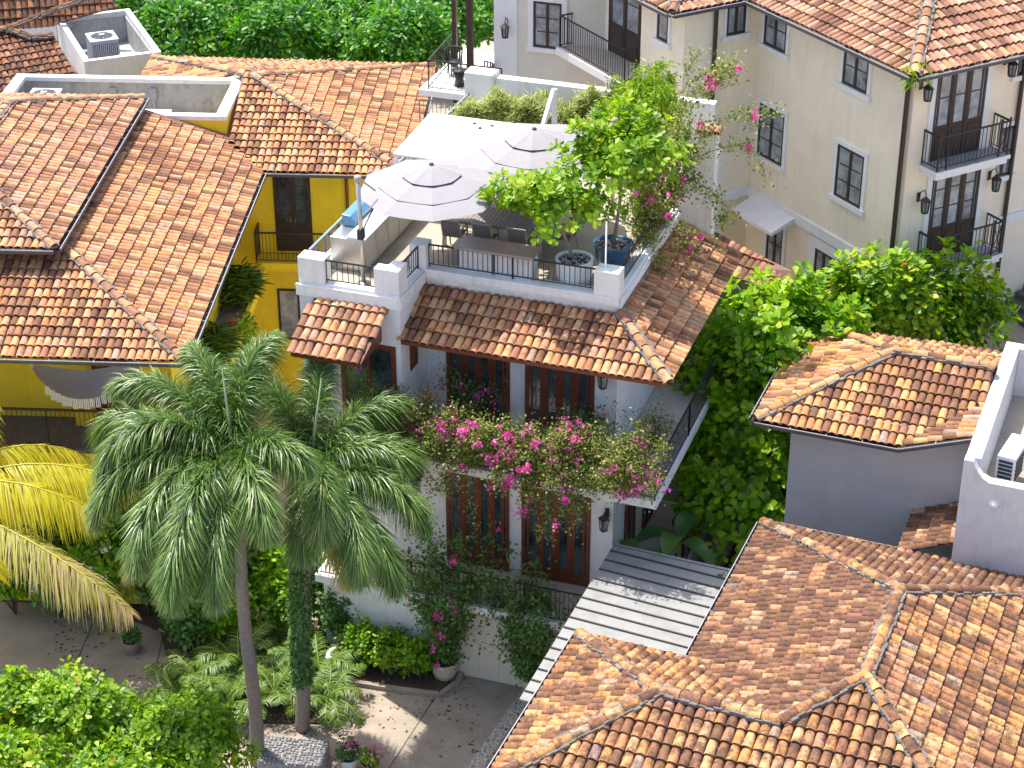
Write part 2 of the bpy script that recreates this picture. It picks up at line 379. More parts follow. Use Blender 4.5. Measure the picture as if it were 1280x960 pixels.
def gutter(parent, pts, off=.07):
    """dark box gutter along eave points (already at the eave edge) with rim and straps coloured as pale edge highlights"""
    b = MB(); m = MB()
    for p, q in zip(pts[:-1], pts[1:]):
        p = Vector(p); q = Vector(q); d = (q-p).normalized(); e = d.cross(Vector((0,0,1))).normalized()
        c = Vector((0,0,-.015)); 
        b.extr([p+c+e*.0+Vector((0,0,-.055)), p+c+e*.155+Vector((0,0,-.055)), p+c+e*.155+Vector((0,0,.03)), p+c+e*.135+Vector((0,0,.03)), p+c+e*.135+Vector((0,0,-.03)), p+c+Vector((0,0,-.03))], q-p)
        m.bar(p+c+e*.147+Vector((0,0,.042)), q+c+e*.147+Vector((0,0,.042)), .011)
        n = int((q-p).length/1.15)
        for i in range(1, n+1):
            t = p+(q-p)*(i/(n+1)); m.bar(t+c+e*.005+Vector((0,0,.045)), t+c+e*.145+Vector((0,0,.045)), .009)
    g = b.build('gutter', GUTTER, parent); m.build('gutter_rim', GUTRIM, g) if parent.parent is None else m.build('gutter_rim', GUTRIM, parent)
    return g

# ------------------------------------------------------------------ facade pieces. A facade maps (along, outwards, height) to local coordinates
def F_front(v0): return lambda a, b, c: (a, v0-b, c)
def F_left(u0): return lambda a, b, c: (u0-b, a, c)
def F_right(u0): return lambda a, b, c: (u0+b, a, c)
def F_back(v0): return lambda a, b, c: (a, v0+b, c)
def fbox(mb, T, a0, a1, b0, b1, c0, c1):
    P = [(a0,b0,c0),(a1,b0,c0),(a1,b1,c0),(a0,b1,c0),(a0,b0,c1),(a1,b0,c1),(a1,b1,c1),(a0,b1,c1)]
    mb.add([T(*p) for p in P], [(3,2,1,0),(4,5,6,7),(0,1,5,4),(1,2,6,5),(2,3,7,6),(3,0,4,7)])
def window(parent, T, a0, a1, z0, z1, cols=2, rows=3, wood=DARKWOOD, glass=CURTAIN, trim=TRIM, tw=.13, sill=True, name='window', handle=False, solid=0.0, fr=.07):
    f = MB(); d = .035
    fbox(f, T, a0, a0+fr, 0, d, z0, z1); fbox(f, T, a1-fr, a1, 0, d, z0, z1)
    fbox(f, T, a0+fr, a1-fr, 0, d, z1-fr, z1); fbox(f, T, a0+fr, a1-fr, 0, d, z0, z0+fr)
    wj = (a1-a0-2*fr)/cols
    for i in range(1, cols): c = a0+fr+wj*i; fbox(f, T, c-.045, c+.045, 0, d+.004, z0+fr, z1-fr)
    zb = z0+fr
    if solid > 0:
        fbox(f, T, a0+fr, a1-fr, 0, d-.012, z0+fr, z0+solid)
        for i in range(cols):
            c0 = a0+fr+wj*i+.09; c1 = a0+fr+wj*(i+1)-.09; fbox(f, T, c0, c1, d-.012, d, z0+fr+.1, z0+solid-.12)
        zb = z0+solid
    for i in range(cols):
        c0 = a0+fr+wj*i; c1 = c0+wj
        for j in range(1, rows):
            zz = zb+(z1-fr-zb)*j/rows; fbox(f, T, c0+.045, c1-.045, 0, d-.012, zz-.016, zz+.016)
        if solid > 0:
            fbox(f, T, c0+.045, c0+.10, 0, d-.006, zb, z1-fr); fbox(f, T, c1-.10, c1-.045, 0, d-.006, zb, z1-fr)
    ob = f.build(name, wood, parent)
    g = MB(); g.poly([T(a0+fr, .012, zb), T(a1-fr, .012, zb), T(a1-fr, .012, z1-fr), T(a0+fr, .012, z1-fr)]); g.build('pane', glass, ob)
    if trim:
        t = MB(); e = .045
        fbox(t, T, a0-tw, a0-.003, 0, e, z0, z1+tw); fbox(t, T, a1+.003, a1+tw, 0, e, z0, z1+tw); fbox(t, T, a0-.003, a1+.003, 0, e, z1+.003, z1+tw)
        t.build('trim', trim, ob)
        if sill:
            t2 = MB(); fbox(t2, T, a0-tw-.05, a1+tw+.05, 0, .10, z0-.14, z0-.003); t2.build('sill', trim, ob)
    if handle:
        h = MB(); c = (a0+a1)/2
        for sg in (-.07, .07): fbox(h, T, c+sg-.012, c+sg+.012, d, d+.05, z0+1.0, z0+1.14)
        h.build('handle', STEEL, ob)
    return ob
def railing(parent, pts, h=.9, gap=.115, m=IRON, z2=.08, posts=True, toprail=.018, name='railing', extra=False):
    b = MB()
    for p, q in zip(pts[:-1], pts[1:]):
        p = Vector(p); q = Vector(q); L = (q-p).length; Z = Vector((0,0,1))
        b.bar(p+Z*h, q+Z*h, toprail); b.bar(p+Z*z2, q+Z*z2, .011)
        n = max(2, round(L/gap))
        for i in range(n+1):
            c = p+(q-p)*(i/n); big = (i in (0, n)) and posts
            b.bar(c+Z*(0 if big else z2), c+Z*(h-.005), .016 if big else .0075)
        if extra: b.bar(p+Z*.32, q+Z*.32, .008)
    return b.build(name, m, parent)

# ------------------------------------------------------------------ plants
def unit(a): return a/np.maximum(np.linalg.norm(a, axis=1, keepdims=True), 1e-9)
def leaf_mesh(name, P, D, Nn, size, aspect, parent, m, rnd, fold=.18, shape='ov', label=None, bend=.12):
    """P base points, D leaf direction, Nn leaf normal. two folded quads per leaf"""
    n = len(P); D = unit(D); X = unit(np.cross(D, Nn)); Nn = np.cross(X, D)
    size = np.asarray(size).reshape(n, 1); W = size*aspect*.5
    if shape == 'ov': w1, w2, l1, l2 = .55, 1.0, .35, .74
    elif shape == 'lance': w1, w2, l1, l2 = 1.0, .7, .3, .7
    else: w1, w2, l1, l2 = 1.0, .8, .3, .65
    tip = P + D*size - Nn*size*bend
    def e(sg, l, wd): return P + D*size*l + X*W*wd*sg + Nn*W*wd*fold - Nn*size*bend*l*l
    V = np.stack([P, e(1,l1,w1), e(1,l2,w2), tip, e(-1,l2,w2), e(-1,l1,w1)], 1).reshape(-1, 3)
    b = np.arange(n)[:, None]*6
    F = np.concatenate([b+np.array([[0,1,2,3]]), b+np.array([[0,3,4,5]])], 0)
    oz = np.array([0, 0, 0.0])
    me = np_mesh(name, V-oz, F, np.repeat(rnd, 6)); return link(name, me, m, parent, label)
def rand_dirs(n, up=0.0):
    d = RNG.normal(size=(n, 3)); d = unit(d); d[:, 2] += up; return unit(d)
def rosettes(C, A, per, size, aspect, spread=(.7, 1.35), rad=.06, jit=.25):
    """leaf whorls at centres C with axes A -> P, D, N"""
    n = len(C); k = per
    A = unit(A); ref = np.where(np.abs(A[:, 2:3]) < .9, [[0, 0, 1.]], [[1., 0, 0]]); X = unit(np.cross(A, ref)); Y = np.cross(A, X)
    t = RNG.uniform(0, 2*PI, (n, 1)) + np.arange(k)[None]*2.4 + RNG.normal(0, .2, (n, k))
    el = RNG.uniform(spread[0], spread[1], (n, k))
    R = X[:, None]*np.cos(t)[..., None] + Y[:, None]*np.sin(t)[..., None]
    D = A[:, None]*np.cos(el)[..., None] + R*np.sin(el)[..., None]
    N = A[:, None]*np.sin(el)[..., None] - R*np.cos(el)[..., None]
    P = C[:, None] + R*rad*RNG.uniform(.3, 1, (n, k, 1)) + A[:, None]*RNG.normal(0, rad, (n, k, 1))
    D = D + RNG.normal(0, jit*.5, D.shape); N = N + RNG.normal(0, jit*.5, N.shape)
    return P.reshape(-1, 3), D.reshape(-1, 3), N.reshape(-1, 3)
def crown_centres(n, R, lobes=9, seed=0, shell=(.62, 1.0), low=-.5, lump=.34):
    """points near the surface of a lumpy ellipsoid with radii R; returns centres and outward axes"""
    g = np.random.default_rng(seed+11)
    d = unit(g.normal(size=(n*3, 3))); d = d[d[:, 2] > low][:n]
    L = unit(g.normal(size=(lobes, 3)) + [0, 0, .35]); amp = g.uniform(.5, 1.0, lobes)
    dots = np.clip(d@L.T, 0, 1)**7; k = 1-lump + lump*1.35*np.minimum((dots*amp).max(1)*1.15, 1.0)
    r = k*g.uniform(shell[0], shell[1], len(d))
    deep = g.random(len(d)) < .16; r[deep] *= g.uniform(.4, .8, deep.sum())
    return d*r[:, None]*np.array(R), d
def branches(parent, m, base, tips, r0=.05, name='branch'):
    b = MB()
    for t in tips:
        base = Vector(base); t = Vector(t); mid = base.lerp(t, .5) + Vector((random.uniform(-.2,.2), random.uniform(-.2,.2), (t-base).length*.12))
        b.tube([base, mid, t], [r0, r0*.6, r0*.2], 5)
    return b.build(name, m, parent, world=True)
def tree(name, label, cat, loc, R, ctr, leafmat, ncl, per, size, aspect, seed=0, group=None, trunk_r=.12, trunk_m=None, shape='ov', low=-.5, lump=.34, lobes=9, spread=(.7,1.35), rad=.07, shell=(.62,1.0), trunk=True, bend_to=None, nbr=9, upb=.5, shear=0.0):
    """a tree or shrub thing at loc; ctr: crown centre relative to loc"""
    T = thing(name, label, cat, loc, 0, group); c = np.array(ctr)
    C, A = crown_centres(ncl, R, lobes, seed, shell, low, lump); C[:, 1] += C[:, 2]*shear; C = C + c
    A = A + [0, 0, upb]
    P, D, N = rosettes(C, A, per, size, aspect, spread, rad)
    n = len(P); rnd = np.clip(np.repeat(RNG.normal(.45, .2, len(C)), per) + RNG.normal(0, .17, n), 0, .945)
    rnd[RNG.random(n) < .003] = 1.0
    leaf_mesh('crown' if trunk else 'foliage', P, D, N, size*RNG.uniform(.65, 1.2, n), aspect, T, LEAF[leafmat], rnd, shape=shape)
    if trunk:
        b = MB(); m = trunk_m or TRUNK
        top = Vector(ctr) - Vector((0, 0, R[2]*.35)); mid = top*.5 + Vector((random.uniform(-.1,.1), random.uniform(-.1,.1), 0))
        b.tube([(0,0,-.05), mid, top], [trunk_r*1.15, trunk_r*.9, trunk_r*.7], 8); b.build('trunk', m, T, world=True)
        idx = RNG.choice(len(C), min(nbr, len(C)), replace=False)
        branches(T, m, top, [C[i]*.92 + np.array(top)*.08 for i in idx], trunk_r*.6)
    else:
        idx = RNG.choice(len(C), min(nbr, len(C)), replace=False)
        branches(T, BRANCH, (0, 0, 0), [C[i]*.9 for i in idx], .025, 'stems')
    return T

def fronds(mbname, parent, m, origin, specs, width, per_m, lf_len, radial, seed=0, droop=.35, rach_m=None, rach_name='rachis', tipcol=0.0):
    """feather fronds. specs: (azimuth, start elevation, length, curl). radial True: leaflets all round (foxtail)"""
    g = np.random.default_rng(seed+5); Ps=[]; Ds=[]; Ns=[]; Ss=[]; Rn=[]; rb = MB()
    for (az, el, L, curl) in specs:
        k = 14; pts = [np.array(origin, float)]; tang = []; L = L*g.uniform(.86, 1.12); tw = g.normal(0, .35)
        for i in range(k):
            e = el - curl*((i+.5)/k)**1.25; az2 = az+tw*(i/k)**2; t = np.array([math.cos(az2)*math.cos(e), math.sin(az2)*math.cos(e), math.sin(e)]); tang.append(t); pts.append(pts[-1]+t*L/k)
        pts = np.array(pts); tang.append(tang[-1]); tang = np.array(tang)
        rb.tube([tuple(p) for p in pts], [.030*(1-i/(k+1))+.005 for i in range(k+1)], 5)
        n = int(per_m*L); s = g.uniform(.07 if not radial else .1, 1, n); f = s*k; i0 = np.minimum(f.astype(int), k-1); fr = (f-i0)[:, None]
        p = pts[i0]*(1-fr)+pts[i0+1]*fr; t = unit(tang[i0]*(1-fr)+tang[i0+1]*fr)
        side = unit(np.cross(t, np.array([[0, 0, 1.]]) + 1e-3)); upv = np.cross(side, t)
        if radial:
            a = g.uniform(0, 2*PI, (n, 1)); rad = side*np.cos(a)+upv*np.sin(a); d = t*g.uniform(.25, .95, (n, 1)) + rad; d = unit(d); d[:, 2] -= droop*g.uniform(.2, 1.0, n); nn = np.cross(d, side)+.3*g.normal(size=(n, 3))
        else:
            sg = np.where(g.random((n, 1)) < .5, -1., 1.); d = t*.65 + side*sg + upv*.25; d = unit(d); d[:, 2] -= droop; d = d + .10*g.normal(size=(n, 3)); nn = upv + .2*g.normal(size=(n, 3))
        prof = np.clip(1.15*np.sin(np.pi*np.clip(s*.86+.12, 0, 1))**.55, .25, 1)
        Ps.append(p); Ds.append(d); Ns.append(nn); Ss.append(lf_len*prof*g.uniform(.62, 1.12, n)); Rn.append(np.clip(g.normal(.45, .2, n)+tipcol*(s-.5), 0, 1))
    P, D, N, S, Rr = map(np.concatenate, (Ps, Ds, Ns, Ss, Rn))
    n = len(P); D = unit(D); X = unit(np.cross(D, N)); S = S[:, None]; W = width*.5
    dn = np.array([0, 0, -1.])
    m1 = P + D*S*.5 + dn*S*.05; t2 = P + D*S + dn*S*(.12+droop*.5)
    V = np.stack([P-X*W*.6, P+X*W*.6, m1+X*W, m1-X*W, t2+X*W*.15, t2-X*W*.15], 1).reshape(-1, 3)
    b = np.arange(n)[:, None]*6; F = np.concatenate([b+[[0,1,2,3]], b+[[3,2,4,5]]], 0)
    ob = link(mbname, np_mesh(mbname, V, F, np.repeat(Rr, 6)), m, parent)
    rb.build(rach_name, rach_m or MATS['green stalk'], parent, world=True)
    return ob
mat('green stalk', (.20, .26, .06), .5, .2, 6); mat('yellow stalk', (.50, .42, .06), .5, .2, 6); mat('spear leaf', (.30, .36, .22), .5, .15, 8)

def vine(name, label, cat, loc, stems, nleaf, nflower, lsize, group=None, seed=0, leafmat='bougain', spread=.16, fl_clusters=26, woody=True, flower_low=0.0, fsize=.075, flower_size=.09):
    """a rambling shrub: stems are polylines relative to loc; leaves and bract clusters follow them"""
    g = np.random.default_rng(seed+3); T = thing(name, label, cat, loc, 0, group); b = MB(); P = []; tips = []
    def wig(a, c, amp):
        a = np.array(a, float); c = np.array(c, float); k = 6; q = [a+(c-a)*i/k + g.normal(0, amp, 3)*math.sin(PI*i/k) for i in range(k+1)]; return q
    for st in stems:
        pts = []
        for a, c in zip(st[:-1], st[1:]): pts += wig(a, c, .10)
        r = [max(.004, .017*(1-i/len(pts))) for i in range(len(pts))]; b.tube([tuple(p) for p in pts], r, 4); P.append((np.array(pts), len(pts)))
        for _ in range(3):   # side twigs
            i = g.integers(1, len(pts)); e = pts[i] + g.normal(0, .28, 3) + [0, 0, .05]; q = wig(pts[i], e, .05); b.tube([tuple(p) for p in q], .004, 4); P.append((np.array(q), 3)); tips.append(e)
    b.build('stems', BRANCH, T, world=True)
    w = np.array([n for _, n in P], float); w /= w.sum(); ch = g.choice(len(P), nleaf, p=w)
    L = np.empty((nleaf, 3))
    for i, c in enumerate(ch):
        q = P[c][0]; f = g.uniform(0, len(q)-1.001); k = int(f); L[i] = q[k]*(1-f+k)+q[k+1]*(f-k)
    cl = g.normal(0, spread, (nleaf, 3))*g.uniform(.3, 1.2, (nleaf, 1)); L = L + cl
    D = unit(g.normal(size=(nleaf, 3)) + [0, 0, -.1]); N = unit(g.normal(size=(nleaf, 3))*.8 + [0, -.2, 1.0])
    rnd = np.clip(g.normal(.5, .26, nleaf), 0, 1)
    leaf_mesh('foliage', L, D, N, lsize*g.uniform(.6, 1.3, nleaf), .68, T, LEAF[leafmat], rnd, shape='o')
    if nflower:
        allp = np.concatenate([q for q, _ in P]); cidx = g.choice(len(allp), fl_clusters); cc = allp[cidx] + g.normal(0, spread*.8, (fl_clusters, 3)) + [0, -.06, .03]
        szs = g.uniform(.35, 1.0, fl_clusters)**1.5; k = g.choice(fl_clusters, nflower, p=szs/szs.sum())
        p = cc[k] + g.normal(0, 1, (nflower, 3))*(flower_size*szs[k][:, None])
        D = unit(g.normal(size=(nflower, 3))); N = unit(g.normal(size=(nflower, 3))+[0, -.3, .5])
        ob = leaf_mesh('blossoms', p, D, N, fsize*g.uniform(.7, 1.2, nflower), .85, T, LEAF['flower'], np.clip(g.normal(.5, .25, nflower), 0, 1), shape='o'); ob['kind'] = 'stuff'
    return T

# ================================================================== GROUND
G0 = -1.5
def sst(t): t = min(max(t, 0), 1); return t*t*(3-2*t)
def gh(x, y): return G0 + 5.6*sst(((x-6.5)+min(max(y-44, -5), 6)*.8)/9)
def ground_grid(name, xs, ys, m, dz=0.0, mask=None):
    b = MB(); nx, ny = len(xs), len(ys)
    vs = [(x, y, gh(x, y)+dz) for y in ys for x in xs]; fs = []
    for j in range(ny-1):
        for i in range(nx-1): fs.append((j*nx+i, j*nx+i+1, (j+1)*nx+i+1, (j+1)*nx+i))
    b.add(vs, fs, True); return structure(b.build(name, m, None, world=True))
xs = [-600, -200, -60] + [-30+i for i in range(61)] + [60, 200, 600]; ys = [-100, 0, 15] + [20+i for i in range(61)] + [100, 200, 600, 1500]
ground_grid('ground', xs, ys, CONC)

M_O = (3.52, 39.33); M_Y = -19.0
def frame(o, yaw):
    a = math.radians(yaw)
    return lambda u, v, z=0.0: Vector((o[0]+u*math.cos(a)-v*math.sin(a), o[1]+u*math.sin(a)+v*math.cos(a), z))
MW = frame(M_O, M_Y)
def flat_sheet(name, pts, z, m, kind=True, th=None):
    b = MB(); P = [(p[0], p[1], z) for p in pts]
    if th: b.extr([(x, y, z-th) for x, y, _ in P], (0, 0, th))
    else: b.poly(P)
    o = b.build(name, m, None, world=True)
    return structure(o) if kind else o
# expansion joints and the pebble strip of the driveway
for k, (a, c) in enumerate((((120, 770), (40, 960)), ((210, 770), (165, 960)), ((545, 870), (470, 985)))):
    p = at(*a, G0); q = at(*c, G0); d = (q-p).normalized(); e = d.cross(Vector((0,0,1)))*.018
    flat_sheet('driveway_joint', [p-e, q-e, q+e, p+e], G0+.004, STEP)
p = at(662, 862, G0); q = at(575, 985, G0); e = (q-p).normalized().cross(Vector((0,0,1)))*.17
DRAIN = mat('pebble drain strip', (.44, .41, .36), .9, .9, 16, 1.0, 18)
flat_sheet('pebble_strip', [p-e, q-e, q+e, p+e], G0+.004, DRAIN)
# planting bed with low kerb in front of the white house, and bed under the palms
bed = [at(x, y, G0) for x, y in ((395, 838), (420, 850), (500, 862), (548, 868), (566, 850), (575, 800), (380, 790))]
flat_sheet('planting_bed', bed, G0+.10, SOIL, th=.1)
kb = MB()
kp = [at(x, y, G0) for x, y in ((390, 838), (420, 852), (500, 865), (550, 871), (572, 856), (580, 835))]
for a, c in zip(kp[:-1], kp[1:]): kb.bar(a+Vector((0,0,.06)), c+Vector((0,0,.06)), .065)
structure(kb.build('kerb', MATS['driveway concrete'], None, world=True))
bed2 = [at(x, y, G0) for x, y in ((215, 850), (300, 905), (420, 905), (420, 830), (330, 780), (160, 745), (0, 735), (-60, 735), (-60, 752), (20, 752), (140, 765), (200, 790))]
flat_sheet('palm_bed', bed2, G0+.05, SOIL, th=.05)
# brick alley between the houses
BRICK = mat('brick pavers', (.14, .115, .11), .85, .25, 4, .2, 20)
_N = BRICK.node_tree.nodes; _L = BRICK.node_tree.links; _br = _N.new('ShaderNodeTexBrick'); _tc = _N.new('ShaderNodeTexCoord')
_br.inputs['Scale'].default_value = 1; _br.inputs['Brick Width'].default_value = .22; _br.inputs['Row Height'].default_value = .11; _br.inputs['Mortar Size'].default_value = .008
_br.inputs['Color1'].default_value = (.17, .135, .125, 1); _br.inputs['Color2'].default_value = (.10, .085, .085, 1); _br.inputs['Mortar'].default_value = (.05, .045, .045, 1)
_L.new(_tc.outputs['Object'], _br.inputs['Vector']); _L.new(_br.outputs['Color'], _N['Principled BSDF'].inputs['Base Color'])
ALZ = .2
b = MB(); b.box(.55, 5.5, -1.0, 14, G0, ALZ); al = b.build('brick_alley', BRICK, None, world=True); al.location = (*M_O, 0); al.rotation_euler = (0, 0, math.radians(M_Y)); structure(al)

# ================================================================== WHITE HOUSE
M = thing('white_house', 'white three storey house with roof terrace and tiled skirt roofs, flowering balcony in front', 'house', (*M_O, G0), M_Y)
TZ = 9.15; FV = 1.65; RU = -1.65; LU = -9.05
b = MB(); b.box(LU, RU, FV, 11.9, G0, TZ-.004); b.box(LU, -6.5, 0, FV-.003, 4.8, TZ-.004)
# pilaster style garage wall under the lower balcony
b.box(-9.0, -1.0, .35, FV-.003, G0, .797)
b.build('wall', WHITE, M)
lbox(M, 'terrace_floor', FLOOR, M, (LU+.25, -6.75, .25, FV, TZ-.003, TZ+.006), (LU+.25, RU-.25, FV+.003, 11.6, TZ-.003, TZ+.006))
b = MB()
# parapet ledges
b.box(LU-.0, -8.75, .02, 11.9, TZ, 9.36); b.box(-8.747, -6.5, -.0, .30, TZ, 9.36); b.box(-6.80, -6.5, .303, 1.55, TZ, 9.36)
b.box(-6.80, RU, 1.553, 1.95, TZ, 9.36); b.box(-2.0, RU, 1.953, 7.0, TZ, 9.36)
# cornice mouldings
b.box(LU-.06, -6.44, -.06, -.003, 9.0, 9.30); b.box(-6.497, -6.44, -.003, 1.58, 9.0, 9.30); b.box(-6.43, RU+.05, 1.59, 1.647, 9.08, 9.28); b.box(RU+.003, RU+.06, 1.59, 7, 9.08, 9.28)
# pillars
b.box(LU, -8.38, -.003, .42, 9.363, 9.98); b.box(-7.12, -6.497, -.003, .30, 9.363, 9.98); b.box(-6.86, -6.497, .303, .55, 9.363, 9.98)
b.box(-6.84, -6.42, 1.53, 1.95, 9.363, 9.98); b.box(-2.25, RU+.003, 1.545, 2.0, 9.363, 9.98); b.box(-6.0, -5.6, 1.6, 1.9, 9.0, 9.1)
# back wall and its stepped left end
b.box(-8.2, -1.9, 11.6, 11.9, TZ, 10.45); b.box(LU, -8.203, 11.35, 11.9, TZ, 10.6)
b.build('parapet', WHITE, M, bevel=.012)
# tall swept wall at the back right of the terrace with a tile cap
b = MB(); pr = [(-.78, 5.5), (-.78, 11.45), (-1.22, 11.45), (-1.27, 11.0), (-1.42, 10.6), (-1.68, 10.25), (-2.05, 10.02), (-2.5, 9.95), (-2.5, 5.5)]
b.extr([(u, 7.05, z) for u, z in pr], (0, .34, 0)); b.build('swept_wall', WHITE, M, bevel=.012)
r = Roof(PAL_WARM, seed=3); r.ridge((-.74, 7.22, 11.48), (-1.28, 7.22, 11.46), r=.14, mort=False)
r.slope((-.66, 6.98, 11.47), (-1.3, 6.98, 11.47), [(-1.3, 7.2, 11.53), (-.66, 7.2, 11.53)]); r.build(M, 'wall_cap')
# roofs
r = Roof(PAL_WARM, .2, .345, .0, 1)
r.slope((-6.58, 0, 8.2), (0, 0, 8.2), [(-1.65, 1.65, 8.9), (-6.58, 1.65, 8.9)])
r.slope((0, 0, 8.2), (0, 7.0, 8.2), [(-1.65, 7.0, 8.9), (-1.65, 1.65, 8.9)])
r.ridge((0.02, -.02, 8.24), (-1.62, 1.62, 8.94)); r.ridge((0, 6.95, 8.24), (-1.62, 6.95, 8.94), mort=False)
ro = r.build(M)
b = MB(); b.box(-6.5, -.05, .03, .10, 8.08, 8.17); b.box(-.12, -.05, .103, 6.95, 8.08, 8.17)
b.build('fascia', REDWOOD, ro)
b = MB(); b.box(-6.5, -.13, .11, FV-.003, 8.10, 8.13); b.box(RU+.003, -.13, FV, 6.95, 8.10, 8.13); b.build('soffit', DARKWOOD, ro)
r = Roof(PAL_PINK+PAL_WARM, .2, .345, .10, 2)
r.slope((-8.78, -1.38, 8.2), (-6.93, -1.38, 8.2), [(-6.75, 0, 9.0), (-8.66, 0, 9.0)]); aw = r.build(M, 'awning_roof')
b = MB(); b.box(-8.72, -6.98, -1.33, -1.27, 8.06, 8.16)
for u in (-8.6, -7.05): b.extr([(u, -.003, 8.1), (u, -1.27, 8.1), (u, -1.27, 8.16), (u, -.003, 8.78)], (.08, 0, 0))
b.build('timber_frame', REDWOOD, aw)
# doors and windows
fr = F_front(FV); bay = F_front(0)
for (a0, a1) in ((-5.98, -4.34), (-3.95, -2.2)):
    window(M, fr, a0, a1, 5.06, 8.05, cols=4, rows=1, wood=REDWOOD, glass=GLASS, trim=None, name='door', fr=.10, solid=.25)
    window(M, fr, a0-.08, a1-.02, 1.06, 4.6, cols=4, rows=1, wood=REDWOOD, glass=GLASS, trim=None, name='door', fr=.10, solid=.35)
window(M, bay, -8.05, -6.62, 5.1, 8.0, cols=2, rows=2, wood=REDWOOD, glass=GLASS, trim=None, name='door', fr=.12)
window(M, F_right(-6.5), .55, 1.0, 7.1, 8.3, cols=1, rows=1, wood=REDWOOD, glass=MATS['mahogany wood'], trim=None, name='window')
window(M, F_right(RU), 2.7, 3.7, 1.06, 3.7, cols=2, rows=1, wood=REDWOOD, glass=GLASS, trim=None, name='door', fr=.10)
window(M, F_right(RU), 4.5, 5.5, 1.06, 3.7, cols=2, rows=1, wood=REDWOOD, glass=GLASS, trim=None, name='door', fr=.10)
# garage door
gf = F_front(.35)
b = MB(); fbox(b, gf, -5.3, -3.0, 0, .03, G0+.02, .55)
for i in range(4): fbox(b, gf, -5.22+i*.56, -4.74+i*.56, .03, .045, G0+.12, .45)
b.build('garage_door', mat('cream garage paint', (.66, .60, .50), .6, .05, 3), M, 'cream panelled garage door')
# balconies
b = MB(); b.box(-6.497, -.15, 0, FV-.003, 4.8, 5.02); b.box(RU+.003, -.15, FV, 6.3, 4.8, 5.02); b.build('balcony_slab', WHITE, M, bevel=.01)
lbox(M, 'balcony_floor', BALFLOOR, M, (-6.45, -.3, .12, FV-.01, 5.023, 5.03), (RU+.01, -.3, FV, 6.2, 5.023, 5.03))
lbox(M, 'balcony_end_wall', WHITE, M, (RU+.003, -.15, 6.303, 6.5, 4.8, 5.5))
railing(M, [(-6.45, .06, 5.02), (-3.4, .06, 5.02), (-.21, .06, 5.02), (-.21, 3.2, 5.02), (-.21, 6.25, 5.02)], .92, .115)
b = MB(); b.box(LU, -.15, 0-.05, FV-.003, .8, 1.02); b.box(RU+.003, -.15, FV, 6.3, G0, 1.02); b.build('balcony_slab', WHITE, M, bevel=.01)
lbox(M, 'balcony_floor', BALFLOOR, M, (LU+.1, -.3, .12, FV-.01, 1.023, 1.03), (RU+.01, -.3, FV, 6.2, 1.023, 1.03))
railing(M, [(LU+.05, .02, 1.02), (-6.4, .02, 1.02), (-3.4, .02, 1.02), (-.21, .02, 1.02), (-.21, 3.2, 1.02), (-.21, 6.25, 1.02)], .92, .115)
# terrace rails
railing(M, [(-8.38, .12, 9.36), (-7.12, .12, 9.36)], .58, .14); railing(M, [(-6.62, .55, 9.36), (-6.62, 1.53, 9.36)], .58, .14)
railing(M, [(-6.42, 1.72, 9.36), (-4.3, 1.72, 9.36), (-2.25, 1.72, 9.36)], .58, .125); railing(M, [(RU-.12, 2.0, 9.36), (RU-.12, 7.0, 9.36)], .58, .125)
railing(M, [(-8.92, .42, 9.36), (-8.92, 4, 9.36), (-8.92, 7.6, 9.36), (-8.92, 11.35, 9.36)], .62, .14, m=SUNLITRAIL, toprail=.03)
# low planted wall beside the alley
pw = MB(); pw.box(.28, .52, -.6, 9.5, ALZ-1.2, ALZ+.85)
o = pw.build('garden_wall', WHITE, None, world=True, bevel=.03); o.location = (*M_O, 0); o.rotation_euler = (0,0,math.radians(M_Y)); o['label'] = 'low white garden wall beside the dark brick alley'; o['category'] = 'wall'

# lower tiled roof behind the white house at the right, on a grey wall
LR = thing('low_tiled_roof', 'low strip of clay tiled roof tucked behind the white house, below the cream facade', 'roof', (*at(900, 345, 5.0),), M_Y)
rr = Roof(PAL_BROWN, .2, .345, .15, 9)
inv = lambda P: Vector((( P.x-LR.location.x)*math.cos(math.radians(-M_Y)) - (P.y-LR.location.y)*math.sin(math.radians(-M_Y)), (P.x-LR.location.x)*math.sin(math.radians(-M_Y)) + (P.y-LR.location.y)*math.cos(math.radians(-M_Y)), P.z))
rr.slope(inv(at(872, 330, 6.6)), inv(at(1010, 378, 6.6)), [inv(at(990, 338, 7.1)), inv(at(870, 282, 7.1))])
rr.build(LR)
q0 = inv(at(880, 334, 6.5)); q1 = inv(at(1010, 379, 6.5)); b = MB(); b.extr([(q0.x, q0.y+.25, gh(7,48)), (q1.x, q1.y+.25, gh(7,48)), (q1.x, q1.y+.25, 6.55), (q0.x, q0.y+.25, 6.55)], (0, .5, 0)); b.build('wall', GREY, LR)

# ================================================================== YELLOW HOUSE
A_O = (-13.6, 44.48); A_Y = -3.0; AW = frame(A_O, A_Y)
A = thing('yellow_house', 'bright yellow house with broad stepped clay tile roofs and a hammock veranda', 'house', (*A_O, G0), A_Y)
sA = .32; ez = 6.58
b = MB(); b.box(-6, 4.55, 1.7, 12.85, G0, 6.5); b.box(4.553, 9.3, 12.0, 20.2, G0, 6.5); b.box(-6, 4.6, .12, 1.697, G0, 3.08)
b.box(2.0, 2.45, 1.25, 1.69, 3.45, 6.5); b.box(4.1, 4.5, .2, .6, 3.45, 6.5)
b.build('wall', YELLOW, A)
lbox(A, 'upper_wall', CREAM, A, (-4, 1.2, 2.75, 12.6, 6.6, 8.02))
lbox(A, 'veranda_floor', STEP, A, (-6, 4.72, 0.02, 1.7, 3.36, 3.45)); lbox(A, 'veranda_edge', YELLOW, A, (-6, 4.75, -.03, .1, 3.1, 3.355))
